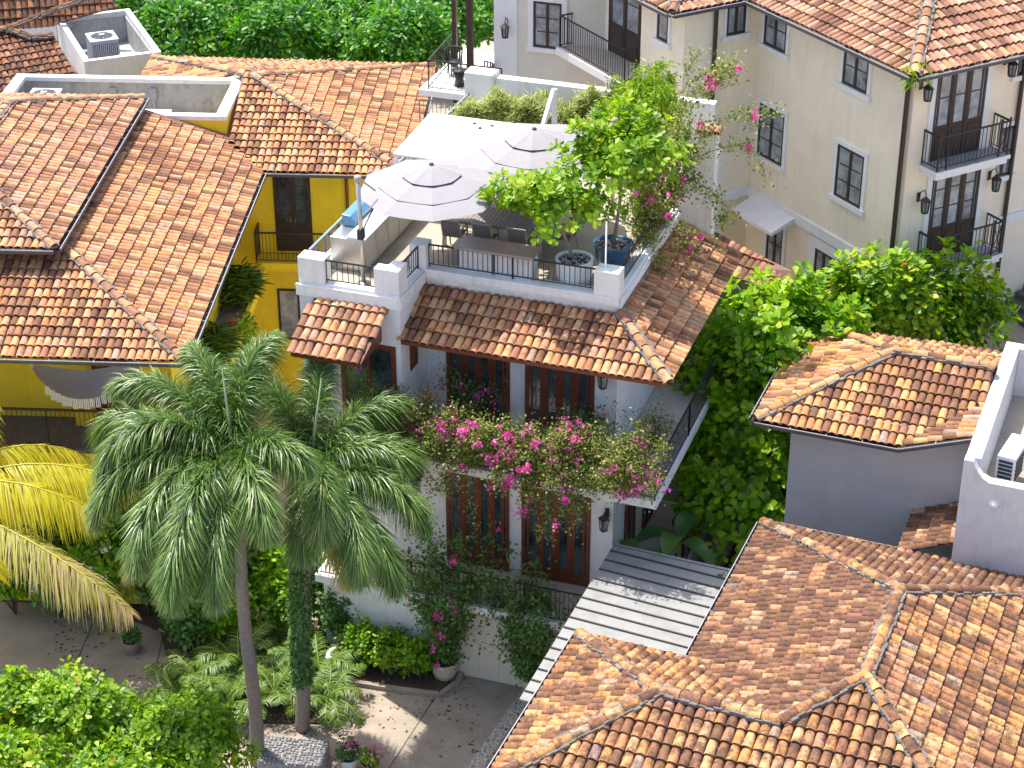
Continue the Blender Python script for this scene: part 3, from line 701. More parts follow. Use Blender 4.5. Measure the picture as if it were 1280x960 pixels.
railing(A, [(-6, .06, 3.45), (-1.2, .06, 3.45), (1.6, .06, 3.45), (4.6, .06, 3.45)], 1.15, .125, m=BRONZE, extra=True, toprail=.03)
r = Roof(PAL_WARM, .2, .345, .10, 4)
r.slope((-4.5, -.8, ez), (5.5, -.8, ez), [(1.55, 3.15, ez+sA*3.95), (-4.5, 3.15, ez+sA*3.95)])
r.slope((5.5, -.8, ez), (5.5, 11.2, ez), [(4.0, 12.7, ez+sA*1.5), (1.5, 12.7, ez+sA*4), (1.5, 3.2, ez+sA*4)])
r.ridge((5.48, -.78, ez+.04), (1.6, 3.1, ez+sA*3.9+.03)); r.build(A)
u0, v0, v1, z0, wd = 1.68, 2.2, 13.0, 8.15, 3.15
r = Roof(PAL_PINK+PAL_WARM, .2, .345, .03, 5)
ap, aq = (u0-wd, v0+wd, z0+sA*wd), (u0-wd, v1-wd, z0+sA*wd)
r.slope((u0-2*wd, v0, z0), (u0, v0, z0), [ap]); r.slope((u0, v0, z0), (u0, v1, z0), [aq, ap]); r.slope((u0, v1, z0), (u0-2*wd, v1, z0), [aq]); r.slope((u0-2*wd, v0, z0), (u0-2*wd, v1, z0), [aq, ap])
U = Vector((0,0,.03))
r.ridge((u0, v0, z0+.03), Vector(ap)+U); r.ridge((u0, v1, z0+.03), Vector(aq)+U); r.ridge(Vector(ap)+U, Vector(aq)+U); r.build(A)
# rear wing roof
r = Roof(PAL_WARM, .2, .345, .06, 6)
inA = lambda P: Vector(((P.x-A_O[0])*math.cos(math.radians(3)) - (P.y-A_O[1])*math.sin(math.radians(3)), (P.x-A_O[0])*math.sin(math.radians(3)) + (P.y-A_O[1])*math.cos(math.radians(3)), P.z))
apx = inA(at(316, 96, 7.95)); c1, c2, c3, c4 = Vector((5.5, 11.2, ez)), Vector((9.9, 11.2, ez)), Vector((9.9, 20.6, ez)), Vector((.2, 20.9, ez))
c5 = Vector((1.2, 15.6, ez+.62))
r.slope(c1, c2, [apx, Vector((4.3, 16.2, apx.z-.12)), Vector((4.35, 12.5, ez+.36))]); r.slope(c2, c3, [apx], dark=.02); r.slope(c3, c4, [apx]); ap2 = Vector((apx.x, max(apx.y, 16.5), apx.z-.03)); r.slope(c4, Vector((.2, 16.5, ez)), [ap2])
for c in (c2, c3, c4): r.ridge(c+U, apx+U)
r.build(A)
gutter(A, [(-4.5, -.82, ez-.01), (5.52, -.82, ez-.01), (5.52, 11.18, ez-.01), (9.92, 11.18, ez-.01)])
gutter(A, [(-4.6, v0-.02, z0-.01), (u0+.02, v0-.02, z0-.01), (u0+.02, v1, z0-.01)]); gutter(A, [(9.92, 11.2, ez-.01), (9.92, 20.6, ez-.01)])
# sunken service well with yellow parapet
wz = 7.66; b = MB(); W0, W1, V0, V1 = -3.2, 4.2, 12.9, 16.3
tp = MB(); tp.box(W0, W1, V0, V0+.28, 7.52, wz); tp.box(W0, W1, V1-.28, V1, 7.52, wz); tp.box(W0, W0+.35, V0+.283, V1-.283, 7.52, wz); tp.box(W1-.35, W1, V0+.283, V1-.283, 7.52, wz)
tp.build('parapet_top', WHITE, A, bevel=.008)
b.box(W0+.02, W1-.02, V0+.02, V0+.24, 6.3, 7.517); b.box(W1-.24, W1-.02, V0+.243, V1-.02, 6.3, 7.517); b.build('parapet_wall', YELLOW, A)
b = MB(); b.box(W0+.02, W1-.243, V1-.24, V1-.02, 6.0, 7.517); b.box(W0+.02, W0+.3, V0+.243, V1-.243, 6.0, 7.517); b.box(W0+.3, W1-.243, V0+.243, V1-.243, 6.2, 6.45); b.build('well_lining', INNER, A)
b = MB(); b.extr([(4.19, 12.45, 6.86), (4.62, 12.2, 6.86), (4.62, 16.3, 7.98), (4.19, 16.3, 7.9)], (0, 0, .06))
b.extr([(1.4, 12.66, 7.9), (4.3, 12.45, 6.99), (4.3, 12.9, 6.99), (1.4, 12.9, 7.9)], (0, 0, .05)); b.build('flashing', FLASH, A)
for u in (-.05, 1.25):
    b = MB(); b.box(u-.11, u+.11, V1-.34, V1-.245, 7.0, 7.35); b.box(u-.05, u+.05, V1-.33, V1-.245, 6.5, 6.998); b.build('switch_box', ACGREY, A)
# facade of the rear wing
yf = F_front(12.0)
window(A, yf, 5.68, 6.82, 3.62, 6.3, cols=2, rows=4, glass=GLASS, trim=None, name='door', solid=.95, handle=True, fr=.10)
window(A, yf, 5.6, 6.3, .5, 2.3, cols=1, rows=1, glass=CURTAIN, trim=None, name='window')
b = MB(); b.box(5.1, 7.7, 11.2, 11.997, 3.34, 3.55); b.box(5.35, 7.5, 11.45, 11.997, 3.15, 3.337); b.build('balcony_slab', YELLOW, A)
railing(A, [(5.15, 11.95, 3.55), (5.15, 11.26, 3.55), (7.65, 11.26, 3.55), (7.65, 11.95, 3.55)], 1.0, .115, m=BRONZE, toprail=.024, extra=True)
b = MB(); b.bar((7.95, 11.93, -1), (7.95, 11.93, 6.5), .05, 8); b.build('downpipe', REDWOOD, A)
# side balcony ledge with planters
b = MB(); b.box(4.553, 5.35, 2.5, 11.0, 3.2, 3.42); b.build('side_ledge', STEP, A); lbox(A, 'ledge_edge', YELLOW, A, (5.353, 5.47, 2.5, 11.0, 3.15, 3.50))
window(A, F_front(1.7), 2.4, 3.9, 3.45, 5.9, cols=2, rows=1, wood=REDWOOD, glass=MATS['mahogany wood'], trim=None, name='door')

# ================================================================== DARK ROOFED HOUSE far left
co = at(105, 77, 6.5); C = thing('dark_tiled_house', 'far house with blackened clay tile roofs and a grey service well', 'house', (co.x, co.y, G0), 22)
CW = frame((co.x, co.y), 22)
ca = math.radians(-22)
inC = lambda P: Vector(((P.x-co.x)*math.cos(ca)-(P.y-co.y)*math.sin(ca), (P.x-co.x)*math.sin(ca)+(P.y-co.y)*math.cos(ca), P.z))
b = MB(); b.box(0, 2.7, 0, .2, 4.0, 6.5); b.box(0, .2, .203, 4.9, 4.0, 6.5); b.box(0, 2.7, 4.903, 5.1, 4.0, 6.5); b.box(2.5, 2.7, .203, 4.9, 4.0, 6.5); b.build('parapet', PARA, C, bevel=.01)
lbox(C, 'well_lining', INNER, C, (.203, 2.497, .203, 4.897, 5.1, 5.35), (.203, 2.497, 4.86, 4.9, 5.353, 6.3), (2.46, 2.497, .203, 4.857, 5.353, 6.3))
r = Roof(PAL_DARK, .22, .36, .25, 12, TILE_OLD)
P = lambda x, y, z: inC(at(x, y, z))
r.slope(P(-40, 150, 5.0), P(118, 122, 5.0), [P(66, 46, 6.2), P(40, 49, 6.2), P(8, 37, 6.5), P(-40, 42, 6.5)])
r.ridge(P(8, 36, 6.6), P(40, 48, 6.3)); r.ridge(P(66, 45, 6.3), P(40, 48, 6.3)); r.build(C); r = Roof(PAL_DARK, .22, .36, .25, 13, TILE_OLD)
_a, _b, _c2 = P(-40, 40, 6.4), P(62, 33, 6.4), P(118, -12, 7.4); _n = (_b-_a).cross(_c2-_a)
def onp(x, y):
    lo, hi = 3.0, 12.0; s0 = (P(x, y, lo)-_a).dot(_n)
    for _ in range(50):
        md = (lo+hi)/2
        if ((P(x, y, md)-_a).dot(_n) > 0) == (s0 > 0): lo = md
        else: hi = md
    return P(x, y, lo)
r.slope(_a, _b, [onp(150, 8), _c2, onp(60, -12), onp(-40, 4)])
r.ridge(P(10, 36, 6.6), P(120, -6, 7.4)); r.ridge(P(-30, 44, 6.55), P(8, 36, 6.6)); r.build(C)
b = MB(); b.box(-4, 2.5, .6, 5.5, G0, 4.4); b.build('wall', GREY, C)
wl = thing('white_building', 'pale building just visible above the dark tiled roof at the far corner', 'building', (*at(30, -10, 6.0),), 10)
b = MB(); b.box(-5, 1.05, 0, 3, G0, 9); b.box(1.06, 3, .4, 3, G0, 9); b.build('wall', PARA, wl); window(wl, F_front(0), .2, .8, 6.2, 8.3, cols=1, rows=1, glass=GLASS, trim=None)

# ================================================================== CREAM HOUSE
D_O = (10.1, 47.43); D_Y = 30.0; DW = frame(D_O, D_Y)
D = thing('cream_house', 'large cream plastered house with hipped tile roof, white window trims and iron balconies', 'house', (*D_O, 2.0), D_Y)
dz = 12.5; sD = .42
b = MB(); b.box(.6, 3.75, .6, 14, -1, 12.42); b.box(3.753, 9.5, 1.25, 14, -1, 12.42); b.box(-1.95, .597, 7.3, 9.45, -1, 12.42); b.box(-1.25, .597, 9.453, 14, -1, 12.42)
b.build('wall', CREAM, D)
r = Roof(PAL_PINK, .21, .345, .10, 20)
r.slope((0, 0, dz), (9.5, 0, dz), [(9.5, 5, dz+sD*5), (5, 5, dz+sD*5)])
r.slope((0, 0, dz), (0, 7.15, dz), [(5, 12.15, dz+sD*5), (5, 5, dz+sD*5)])
r.slope((-2.5, 7.15, dz), (0, 7.15, dz), [(3, 10.15, dz+sD*3), (.5, 10.15, dz+sD*3)])
r.slope((-2.5, 7.15, dz), (-2.5, 14, dz), [(.5, 14, dz+sD*3), (.5, 10.15, dz+sD*3)])
r.ridge((0, 0, dz+.04), (5, 5, dz+sD*5+.04), r=.14); r.ridge((-2.5, 7.15, dz+.04), (.5, 10.15, dz+sD*3+.04)); r.build(D)
gutter(D, [(-2.52, 7.13, dz-.01), (-.02, 7.13, dz-.01)]); gutter(D, [(0, -.02, dz-.01), (9.5, -.02, dz-.01)])
gutter(D, [(-.02, 7.15, dz-.01), (-.02, 0, dz-.01)]); gutter(D, [(-2.52, 14, dz-.01), (-2.52, 7.15, dz-.01)])
b = MB(); b.box(.1, .58, 0.1, 7.1, 12.44, 12.48); b.box(.6, 9.5, .1, .58, 12.44, 12.48); b.box(-2.4, .1, 7.2, 7.29, 12.44, 12.48); b.box(-2.4, -1.96, 7.3, 14, 12.44, 12.48); b.build('soffit', DARKWOOD, D)
lf = F_left(.6); rf = F_front(.6); wf = F_front(7.3); wl2 = F_left(-1.95)
for (a0, a1, z0, z1, rw) in ((5.98, 7.0, 11.18, 12.3, 2), (2.42, 3.46, 11.15, 12.25, 2), (5.8, 6.98, 7.86, 9.42, 3), (2.26, 3.4, 7.9, 9.42, 3)): window(D, lf, a0, a1, z0, z1, 2, rw)
window(D, wf, -.55, .1, 11.5, 12.35, 2, 1, tw=.10); window(D, wl2, 8.05, 8.6, 11.3, 12.2, 1, 1, tw=.10)
for (a0, a1, z0, z1) in ((1.30, 3.02, 9.75, 12.3), (1.52, 3.2, 6.8, 9.45)):
    window(D, rf, a0, a1, z0, z1, 3, 2 if z0 > 9 else 3, sill=False, solid=.95, tw=.17, name='door')
window(D, F_front(1.25), 4.25, 4.95, 8.4, 9.85, 2, 2); window(D, F_front(1.25), 4.7, 5.6, 11.3, 12.35, 2, 2)
# string course
b = MB(); b.box(.53, .597, .53, 7.25, 6.42, 6.72); b.box(.53, 3.82, .53, .597, 6.42, 6.72); b.box(3.753, 9.5, 1.18, 1.247, 6.9, 7.15); b.box(-1.95, .525, 7.235, 7.297, 6.42, 6.72); b.build('string_course', TRIM, D)
# lower doors with hood
window(D, lf, 5.5, 6.25, 4.0, 6.1, 2, 3, sill=False, name='door', trim=TRIM); window(D, lf, 2.6, 4.0, 4.2, 6.05, 4, 1, sill=False, name='door', tw=.3)
b = MB(); b.extr([(.597, 5.0, 6.42), (-.25, 5.0, 6.18), (-.25, 5.0, 6.28), (.597, 5.0, 6.6)], (0, 1.95, 0)); b.build('door_hood', TRIM, D)
b = MB(); b.bar((.5, .75, 3), (.5, .75, 12.35), .065, 8); b.build('downpipe', BRONZE, D)
b = MB(); b.bar((-.95, 7.22, 6), (-.95, 7.22, 12.35), .06, 8); b.build('downpipe', BRONZE, D); b = MB(); b.bar((4.9, 1.17, 3), (4.9, 1.17, 12.35), .06, 8); b.build('downpipe', BRONZE, D)
def balcony(T, u0, u1, v0, v1, z, tr=TRIM):
    s = MB(); s.box(u0, u1, v0, v1, z-.10, z); s.box(u0+.06, u1-.06, v0+.06, v1, z-.24, z-.103); sb = s.build('balcony_slab', tr, T)
    lbox(T, 'balcony_floor', MATS['weathered grey render'], sb, (u0+.02, u1-.02, v0+.02, v1, z+.002, z+.01))
    pts = [(u0+.08, v1, z), (u0+.08, v0+.08, z), (u1-.08, v0+.08, z), (u1-.08, v1, z)]
    railing(T, pts, .95, .13, IRON, z2=.1, toprail=.022)
    for (p, q) in (((u0+.08, v0+.08), (u0+.38, v0+.08)), ((u1-.38, v0+.08), (u1-.08, v0+.08))):
        x = MB(); x.bar((*p, z+.12), (*q, z+.9), .009); x.bar((*q, z+.12), (*p, z+.9), .009)
        for s0 in (p, q): x.bar((*s0, z), (*s0, z+1.05), .02)
        x.build('rail_panel', IRON, T)
balcony(D, 1.0, 3.55, -.1, .597, 9.72); balcony(D, 1.2, 3.75, -.1, .597, 6.78)
# wing balcony in the recess
b = MB(); b.box(-2.45, -1.253, 9.55, 13.3, 9.45, 9.68); b.build('balcony_slab', TRIM, D)
lbox(D, 'balcony_floor', BALFLOOR, D, (-2.4, -1.26, 9.6, 13.25, 9.683, 9.69))
railing(D, [(-1.3, 13.2, 9.68), (-2.36, 13.2, 9.68), (-2.36, 9.62, 9.68), (-1.98, 9.62, 9.68)], 1.0, .13)
window(D, F_left(-1.25), 9.65, 12.2, 9.72, 12.3, 3, 2, sill=False, solid=.95, name='door', trim=None)
window(D, F_left(-1.25), 9.9, 12.0, 5.5, 8.9, 3, 1, sill=False, name='door', trim=None, glass=GLASS); window(D, F_left(-1.25), 12.9, 13.4, 7.5, 12.2, 1, 1, sill=False, name='window', trim=TRIM)
b = MB(); b.box(-1.247, .5, 14.003, 16, -1, 12.4); b.build('end_wall', CREAM, D)
# stone steps beside it
ST = thing('stone_steps', 'dark stone steps climbing beside the cream house at the right edge', 'steps', (*DW(4.0, -.6, 3.4),), D_Y)
b = MB()
for i in range(8): b.box(-.2+i*.32, 6, -3.5, 1.8, -2.0, .17*(i+1))
b.build('step', STEP, ST, world=True, bevel=.015)

# ================================================================== REAR VILLA behind the terrace
R_ = thing('rear_villa', 'pale villa behind the roof terrace with a dark timber veranda and trimmed window', 'house', MW(-9, 17, G0), M_Y)
rO = (-9, 17)   # coordinates below are M coordinates minus this
b = MB(); b.box(-1.15, 4.2, 0, 6, 0, 14); b.box(-1.5, -1.153, 1.2, 6, 0, 14); b.build('wall', mat('pale plaster', (.70, .66, .58), .85, .05, 1.5, .1, 60, streak=.08), R_, world=False)
rfz = F_front(0)
window(R_, rfz, .12, 1.02, 9.5, 10.95, 2, 3, tw=.18); window(R_, F_left(-1.15), .5, 1.6, 8.3, 10.7, 2, 3, sill=False, name='door', trim=None, glass=GLASS, solid=.8)
b = MB(); b.box(-1.15, -.4, -.04, -.003, 0, 14); b.build('corner_quoin', TRIM, R_)
b = MB(); b.box(-3.3, -1.2, -1.0, 3.0, 7.85, 8.05); b.build('veranda_slab', TRIM, R_)
b = MB(); b.box(-3.0, -2.86, 1.2, 1.34, 5, 12.5); b.build('veranda_post', DARKWOOD, R_); b = MB(); b.box(-1.72, -1.54, -.95, -.77, 6.0, 12.5); b.build('veranda_post', DARKWOOD, R_, 'brown veranda post')
railing(R_, [(-3.2, 2.2, 8.05), (-3.0, -.9, 8.05), (-1.62, -.9, 8.05), (-.6, -.9, 8.05)], .95, .14); railing(R_, [(-3.3, -.95, 7.0), (-1.3, -.95, 7.0)], .7, .14, SUNLITRAIL)

# ================================================================== GREY HOUSE right
E_O = (10.28, 38.18); E_Y = -21.0; EW = frame(E_O, E_Y)
E_ = thing('grey_house', 'grey rendered house with small hipped tile roof and walled flat roof at the right edge', 'house', (*E_O, G0), E_Y)
b = MB(); b.box(-4.55, -.16, 2.1, 6.5, G0, 6.25); b.build('wall', GREY, E_)
ex, ey, ed = -5.31, 1.53, 6.95; sE = .375
ca_, cb_ = (ex+2.71, 4.24, 6+sE*2.71), (-.16, 4.24, 6+sE*2.71)
r = Roof(PAL_OCHRE, .2, .345, .10, 30)
r.slope((ex, ey, 6), (-1.82, ey, 6), [(-.16, ey+1.66, 6+sE*1.66), cb_, ca_])
r.slope((ex, ey, 6), (ex, ed, 6), [ca_]); r.slope((ex, ed, 6), (-.16, ed, 6), [cb_, ca_])
r.slope((-1.82, ey, 6.0), (-1.82, ey+.01, 6.0), [(-.16, ey+1.66, 6+sE*1.66), (-.16, ey, 6+sE*1.66)])
r.ridge((ex, ey, 6.04), (ca_[0], ca_[1], ca_[2]+.03)); r.ridge((ex, ed, 6.04), (ca_[0], ca_[1], ca_[2]+.03)); r.ridge((cb_[0], cb_[1], cb_[2]+.03), (ca_[0], ca_[1], ca_[2]+.03)); r.build(E_)
gutter(E_, [(ex, ey-.02, 5.99), (-1.82, ey-.02, 5.99), (-.18, ey-.02, 5.99+sE*1.66)]); gutter(E_, [(ex-.02, ed, 5.99), (ex-.02, ey, 5.99)])
gutter(E_, [(-1.4, ed+.02, 5.99), (ex, ed+.02, 5.99)])
b = MB()
for i in range(3): b.box(-4.3+i*.85, -4.22+i*.85, ey+.12, 2.08, 5.82, 5.9)
b.build('rafter', DARKWOOD, E_); lbox(E_, 'soffit', DARKWOOD, E_, (ex+.05, -1.9, ey+.05, 2.09, 5.90, 5.93))
# flat roof with swept parapet
b = MB(); pz = 6.82
pr = [(-.15, G0), (-.15, pz+.05), (.06, pz+.05), (.10, pz-.05), (.18, pz-.2), (.30, pz-.34), (.46, pz-.43), (4.5, pz-.45), (4.5, G0)]
b.extr([(u, 0, z) for u, z in pr], (0, .26, 0)); b.box(-.15, .2, .263, 6.2, G0, pz); b.box(.203, 4.5, 5.9, 6.2, G0, pz); b.build('parapet', PARA, E_, bevel=.012)
lbox(E_, 'flat_roof', MATS['driveway concrete'], E_, (.203, 4.5, .263, 5.897, 5.2, 5.5))
r = Roof(PAL_BROWN, .2, .3, .4, 31, TILE_OLD); r.slope((-1.35, .2, 3.95), (-1.35, 2.09, 3.95), [(-.16, 2.09, 4.5), (-.16, .2, 4.5)]); r.build(E_)
b = MB(); b.lathe([(0.001, .09), (.07, .08), (.11, .02), (.11, 0)], (0, 0, 0), 16); kn = b.build('wall_knob', TRIM, E_, world=True); kn.location = (.62, -.0, 5.85-G0); kn.rotation_euler = (PI/2, 0, 0)

# ================================================================== FOREGROUND TILED HOUSE
F_O = (6.02, 40.0); F_Y = -22.0; FW = frame(F_O, F_Y)
H = thing('tiled_roof_house', 'foreground house seen as a big weathered hipped tile roof with side wing', 'house', (*F_O, G0), F_Y)
sF = .42; z4 = 4.0; k = 8.0
c00, c80, c8n, wn, wf_, ic = (0,0,z4), (8,0,z4), (8,-11.2,z4), (-2.52,-11.2,z4), (-2.52,-5.87,z4), (0,-5.87,z4)
P1, P2, P3, Vv = (4,-4,z4+4*sF), (4,-7.2,z4+4*sF), (.15,-8.53,z4+2.665*sF), (2.67,-8.53,z4+2.665*sF)
r = Roof(PAL_OCHRE, .22, .36, .10, 40, TILE_OLD); r2 = Roof(PAL_BROWN, .2, .34, .30, 41, TILE_OLD)
r2.slope(c00, ic, [Vv, P2, P1]); r2.slope(c00, c80, [P1], dark=.4)
r.slope(c80, c8n, [P2, P1]); r.slope(wn, c8n, [P2, Vv, P3]); r.slope(wf_, ic, [Vv, P3]); r.slope(wf_, wn, [P3])
Z = Vector((0,0,.035))
for a_, b_ in ((c00, P1), (c80, P1), (P1, P2), (P2, Vv), (Vv, P3), (P3, wf_), (P3, wn), (P2, c8n)): r.ridge(Vector(a_)+Z, Vector(b_)+Z, r=.125)
r2.build(H); r.build(H)
gutter(H, [(8, .02, z4-.01), (0, .02, z4-.01)]); gutter(H, [(-.02, 0, z4-.01), (-.02, -5.87, z4-.01)]); gutter(H, [(0, -5.85, z4-.01), (-2.52, -5.85, z4-.01)]); gutter(H, [(-2.54, -5.85, z4-.01), (-2.54, -11.2, z4-.01)])
lbox(H, 'wall', GREY, H, (.6, 7.4, -10.6, -.6, G0, 3.9), (-1.9, .597, -10.6, -6.5, G0, 3.9))

# carport sheet roof
CP = thing('carport', 'grey standing seam metal carport roof beside the foreground tiled roof', 'carport', (*F_O, G0), F_Y)
b = MB(); pts = [(-3.2, -1.62), (-.12, -1.5), (-.12, -5.95), (-2.62, -5.95), (-2.62, -8.0), (-3.09, -8.0)]
b.extr([(u, v, 3.62-(u+3.2)*.03) for u, v in pts], (0, 0, .04)); sh = b.build('metal_sheet', METALROOF, CP)
b = MB()
for i in range(22):
    v = -1.98-i*.41; u1 = -.13 if v > -5.9 else -2.64
    if v < -7.9: break
    b.bar((-3.19+.15*min(1, (-1.62-v)/8.88), v, 3.68), (u1, v, 3.68-(u1+3.2)*.03), .017)
b.bar((-3.19, -1.72, 3.665), (-.13, -1.62, 3.58), .006)
for i in range(4): b.disc((-3.0+i*.85, -1.82+i*.02, 3.675-i*.025), .022, 8)
b.build('seam', SEAM, sh)
b = MB()
for (u, v) in ((-3.0, -1.9), (-3.0, -5.8), (-.5, -1.9)): b.bar((u, v, G0), (u, v, 3.6), .06)
b.build('post', SEAM, CP)

# ================================================================== THINGS ON THE ROOF TERRACE
def sb(b, name, m, T, label=None, bevel=0): return b.build(name, m, T, label, bevel, world=True)
def MT(name, label, cat, u, v, z, yaw=0, group=None): return thing(name, label, cat, MW(u, v, z), M_Y+yaw, group)

def umbrella(u, v, ztop, R, tilt, pole, label, az0=0, n=8):
    T = MT('cantilever_umbrella', label, 'umbrella', *pole[0], group='cantilever umbrellas on the roof terrace')
    o = Vector(pole[0]); c = Vector((u, v, ztop))-o; top = Vector((pole[1][0], pole[1][1], pole[1][2]))-o
    b = MB(); b.tube([(0,0,0), top], .055, 12); b.lathe([(.001,.0),(.16,0),(.16,.04),(.06,.06)], (0,0,0), 16); sb(b, 'pole', STEEL, T)
    b = MB(); b.lathe([(.08,-.09),(.09,-.02),(.08,.05),(.001,.06)], top, 12); sb(b, 'pole_cap', TAUPE, T)
    from mathutils import Matrix
    Rm = Matrix.Rotation(math.radians(tilt), 3, 'X')
    def cp(r, a, drop): return c + Rm @ Vector((r*math.cos(a), r*math.sin(a), -drop))
    hub = cp(0, 0, 0); arm_e = cp(R*.82, math.atan2(-c.y, -c.x), R*.28)
    b = MB(); b.bar(top, arm_e+Vector((0,0,.16)), .024, 6); sb(b, 'arm', TAUPE, T)
    b = MB(); mid = Vector((0,0,0)).lerp(top, .48); b.box(mid.x-.07, mid.x+.07, mid.y-.09, mid.y+.09, mid.z-.13, mid.z+.13); b.bar(mid, cp(R*.72, PI+.6, R*.36), .02, 6); sb(b, 'crank_box', ACBLACK, T, bevel=.02)
    # three overlapping tiers of cloth
    tiers = ((0.02, .40, 0, .15), (.36, .72, .175, .30), (.68, 1.0, .305, .43)); nm = n
    can = MB(); rim = MB(); sub = 3
    for (r0, r1, d0, d1) in tiers:
        base = len(can.v); rows = 4
        for j in range(rows+1):
            f = j/rows; r = R*(r0+(r1-r0)*f); dr = R*.80*(d0+(d1-d0)*(f**1.15))
            for i in range(nm*sub):
                a = az0+2*PI*i/(nm*sub); k = (i % sub)/sub; edge = 1-(1-math.cos(PI/nm))*math.sin(PI*k)  # straight cloth edge between ribs
                sag = .018*math.sin(PI*k)*f*R*.5
                can.v.append(tuple(cp(r*edge, a, dr+sag)))
        for j in range(rows):
            for i in range(nm*sub):
                A0 = base+j*nm*sub+i; A1 = base+j*nm*sub+(i+1) % (nm*sub); can.f.append((A0, A1, A1+nm*sub, A0+nm*sub)); can.sm.append(False)
        # dark strip under the tier edge, the vent's shade put into its colour
        q = [Vector(can.v[base+rows*nm*sub+i]) for i in range(nm*sub)]
        if r1 < 1:
            for i in range(nm*sub):
                p0, p1 = q[i], q[(i+1) % (nm*sub)]; dn = Vector((0, 0, -.11)); inn = (c-p0)*.03
                rim.add([p0+inn, p1+inn, p1+inn+dn, p0+inn+dn], [(0,1,2,3)])
    sb(can, 'canopy', CANVAS, T); sb(rim, 'vent_shade', CANVASDARK, T)
    b = MB(); b.lathe([(.001,.03),(.05,.025),(.06,0)], hub+Vector((0,0,.01)), 10); sb(b, 'hub', ACBLACK, T)
    for i in range(nm):
        a = az0+2*PI*i/nm; b = MB(); b.bar(cp(.05, a, .06), cp(R*.985, a, R*.80*.43+.03), .011); sb(b, 'rib', TAUPE, T)
    return T
umbrella(-6.43, 2.05, 11.85, 1.78, 2, ((-7.69, .72, TZ), (-7.74, .72, 11.87)), 'front cantilever umbrella with pale vented canopy and steel pole beside the outdoor kitchen', .2, 9)
umbrella(-4.85, 4.95, 11.85, 1.85, 3, ((-3.2, 6.3, TZ), (-3.2, 6.3, 11.8)), 'rear cantilever umbrella with pale vented canopy, half behind the lime green tree', .05, 9)

# white sheet canopy
T = MT('shade_canopy', 'flat white sheet canopy stretched beside the pale umbrellas', 'canopy', -8.0, 3.4, TZ)
b = MB(); q = [(-8.62, 7.6, 10.78), (-8.55, 4.8, 10.72), (-5.0, 4.8, 10.72), (-5.05, 7.6, 10.78)]
b.extr([(u+8, v-3.4, z-TZ) for u, v, z in q], (0, 0, .05)); sb(b, 'sheet', SAIL, T)
for (u, v) in ((-8.5, 4.9), (-8.55, 7.5), (-5.15, 7.5), (-5.1, 4.9)): b = MB(); b.box(u+8-.04, u+8+.04, v-3.4-.04, v-3.4+.04, 0, 1.56); sb(b, 'post', TRIM, T)
for i in range(4):
    b = MB(); b.lathe([(.001, .02), (.05, .02), (.05, 0)], (.75+i*.24, 3.85-.25*(i % 2), 1.68), 10); sb(b, 'fixing', SEAM, T)
T = MT('slanted_mast', 'white post with a slanted brace standing between the umbrellas and the variegated shrubs', 'frame', -5.4, 8.5, TZ)
b = MB(); b.bar((-.05, 0, 0), (-.08, 0, 2.4), .06); sb(b, 'post', TRIM, T); b = MB(); b.bar((-.08, -.02, 2.4), (-.42, -.9, .5), .055); sb(b, 'brace', TRIM, T)

# outdoor kitchen
T = MT('outdoor_kitchen', 'stainless outdoor kitchen counter with grill hood tinted by a blue reflection along the left rail', 'kitchen counter', -8.3, 3.0, TZ)
b = MB(); b.box(-.46, .42, -1.75, 1.9, .0, .86); sb(b, 'cabinet', STEEL, T, bevel=.02)
b = MB(); b.box(-.02, .48, -1.78, 1.95, .863, .92); sb(b, 'worktop', SAIL, T)
for i in range(5):
    b = MB(); b.box(.423, .437, -1.65+i*.70, -.99+i*.70, .08, .82); d = sb(b, 'cabinet_door', mat('cream enamel %d' % i, (.62, .56, .46), .5, .05, 3) if i == 0 else MATS['cream enamel 0'], T)
    b = MB(); b.box(.44, .455, -1.08+i*.70, -1.05+i*.70, .55, .78); sb(b, 'handle', STEEL, d)
b = MB(); b.extr([(-.42, -1.1, .865), (-.06, -1.1, .865), (-.06, -1.1, 1.0), (-.2, -1.1, 1.14), (-.42, -1.1, 1.16)], (0, 2.3, 0)); sb(b, 'grill_hood', BLUEREFLECT, T, bevel=.015)
b = MB(); b.bar((-.03, -1.0, 1.02), (-.03, 1.1, 1.02), .014, 6); sb(b, 'hood_handle', STEEL, T)

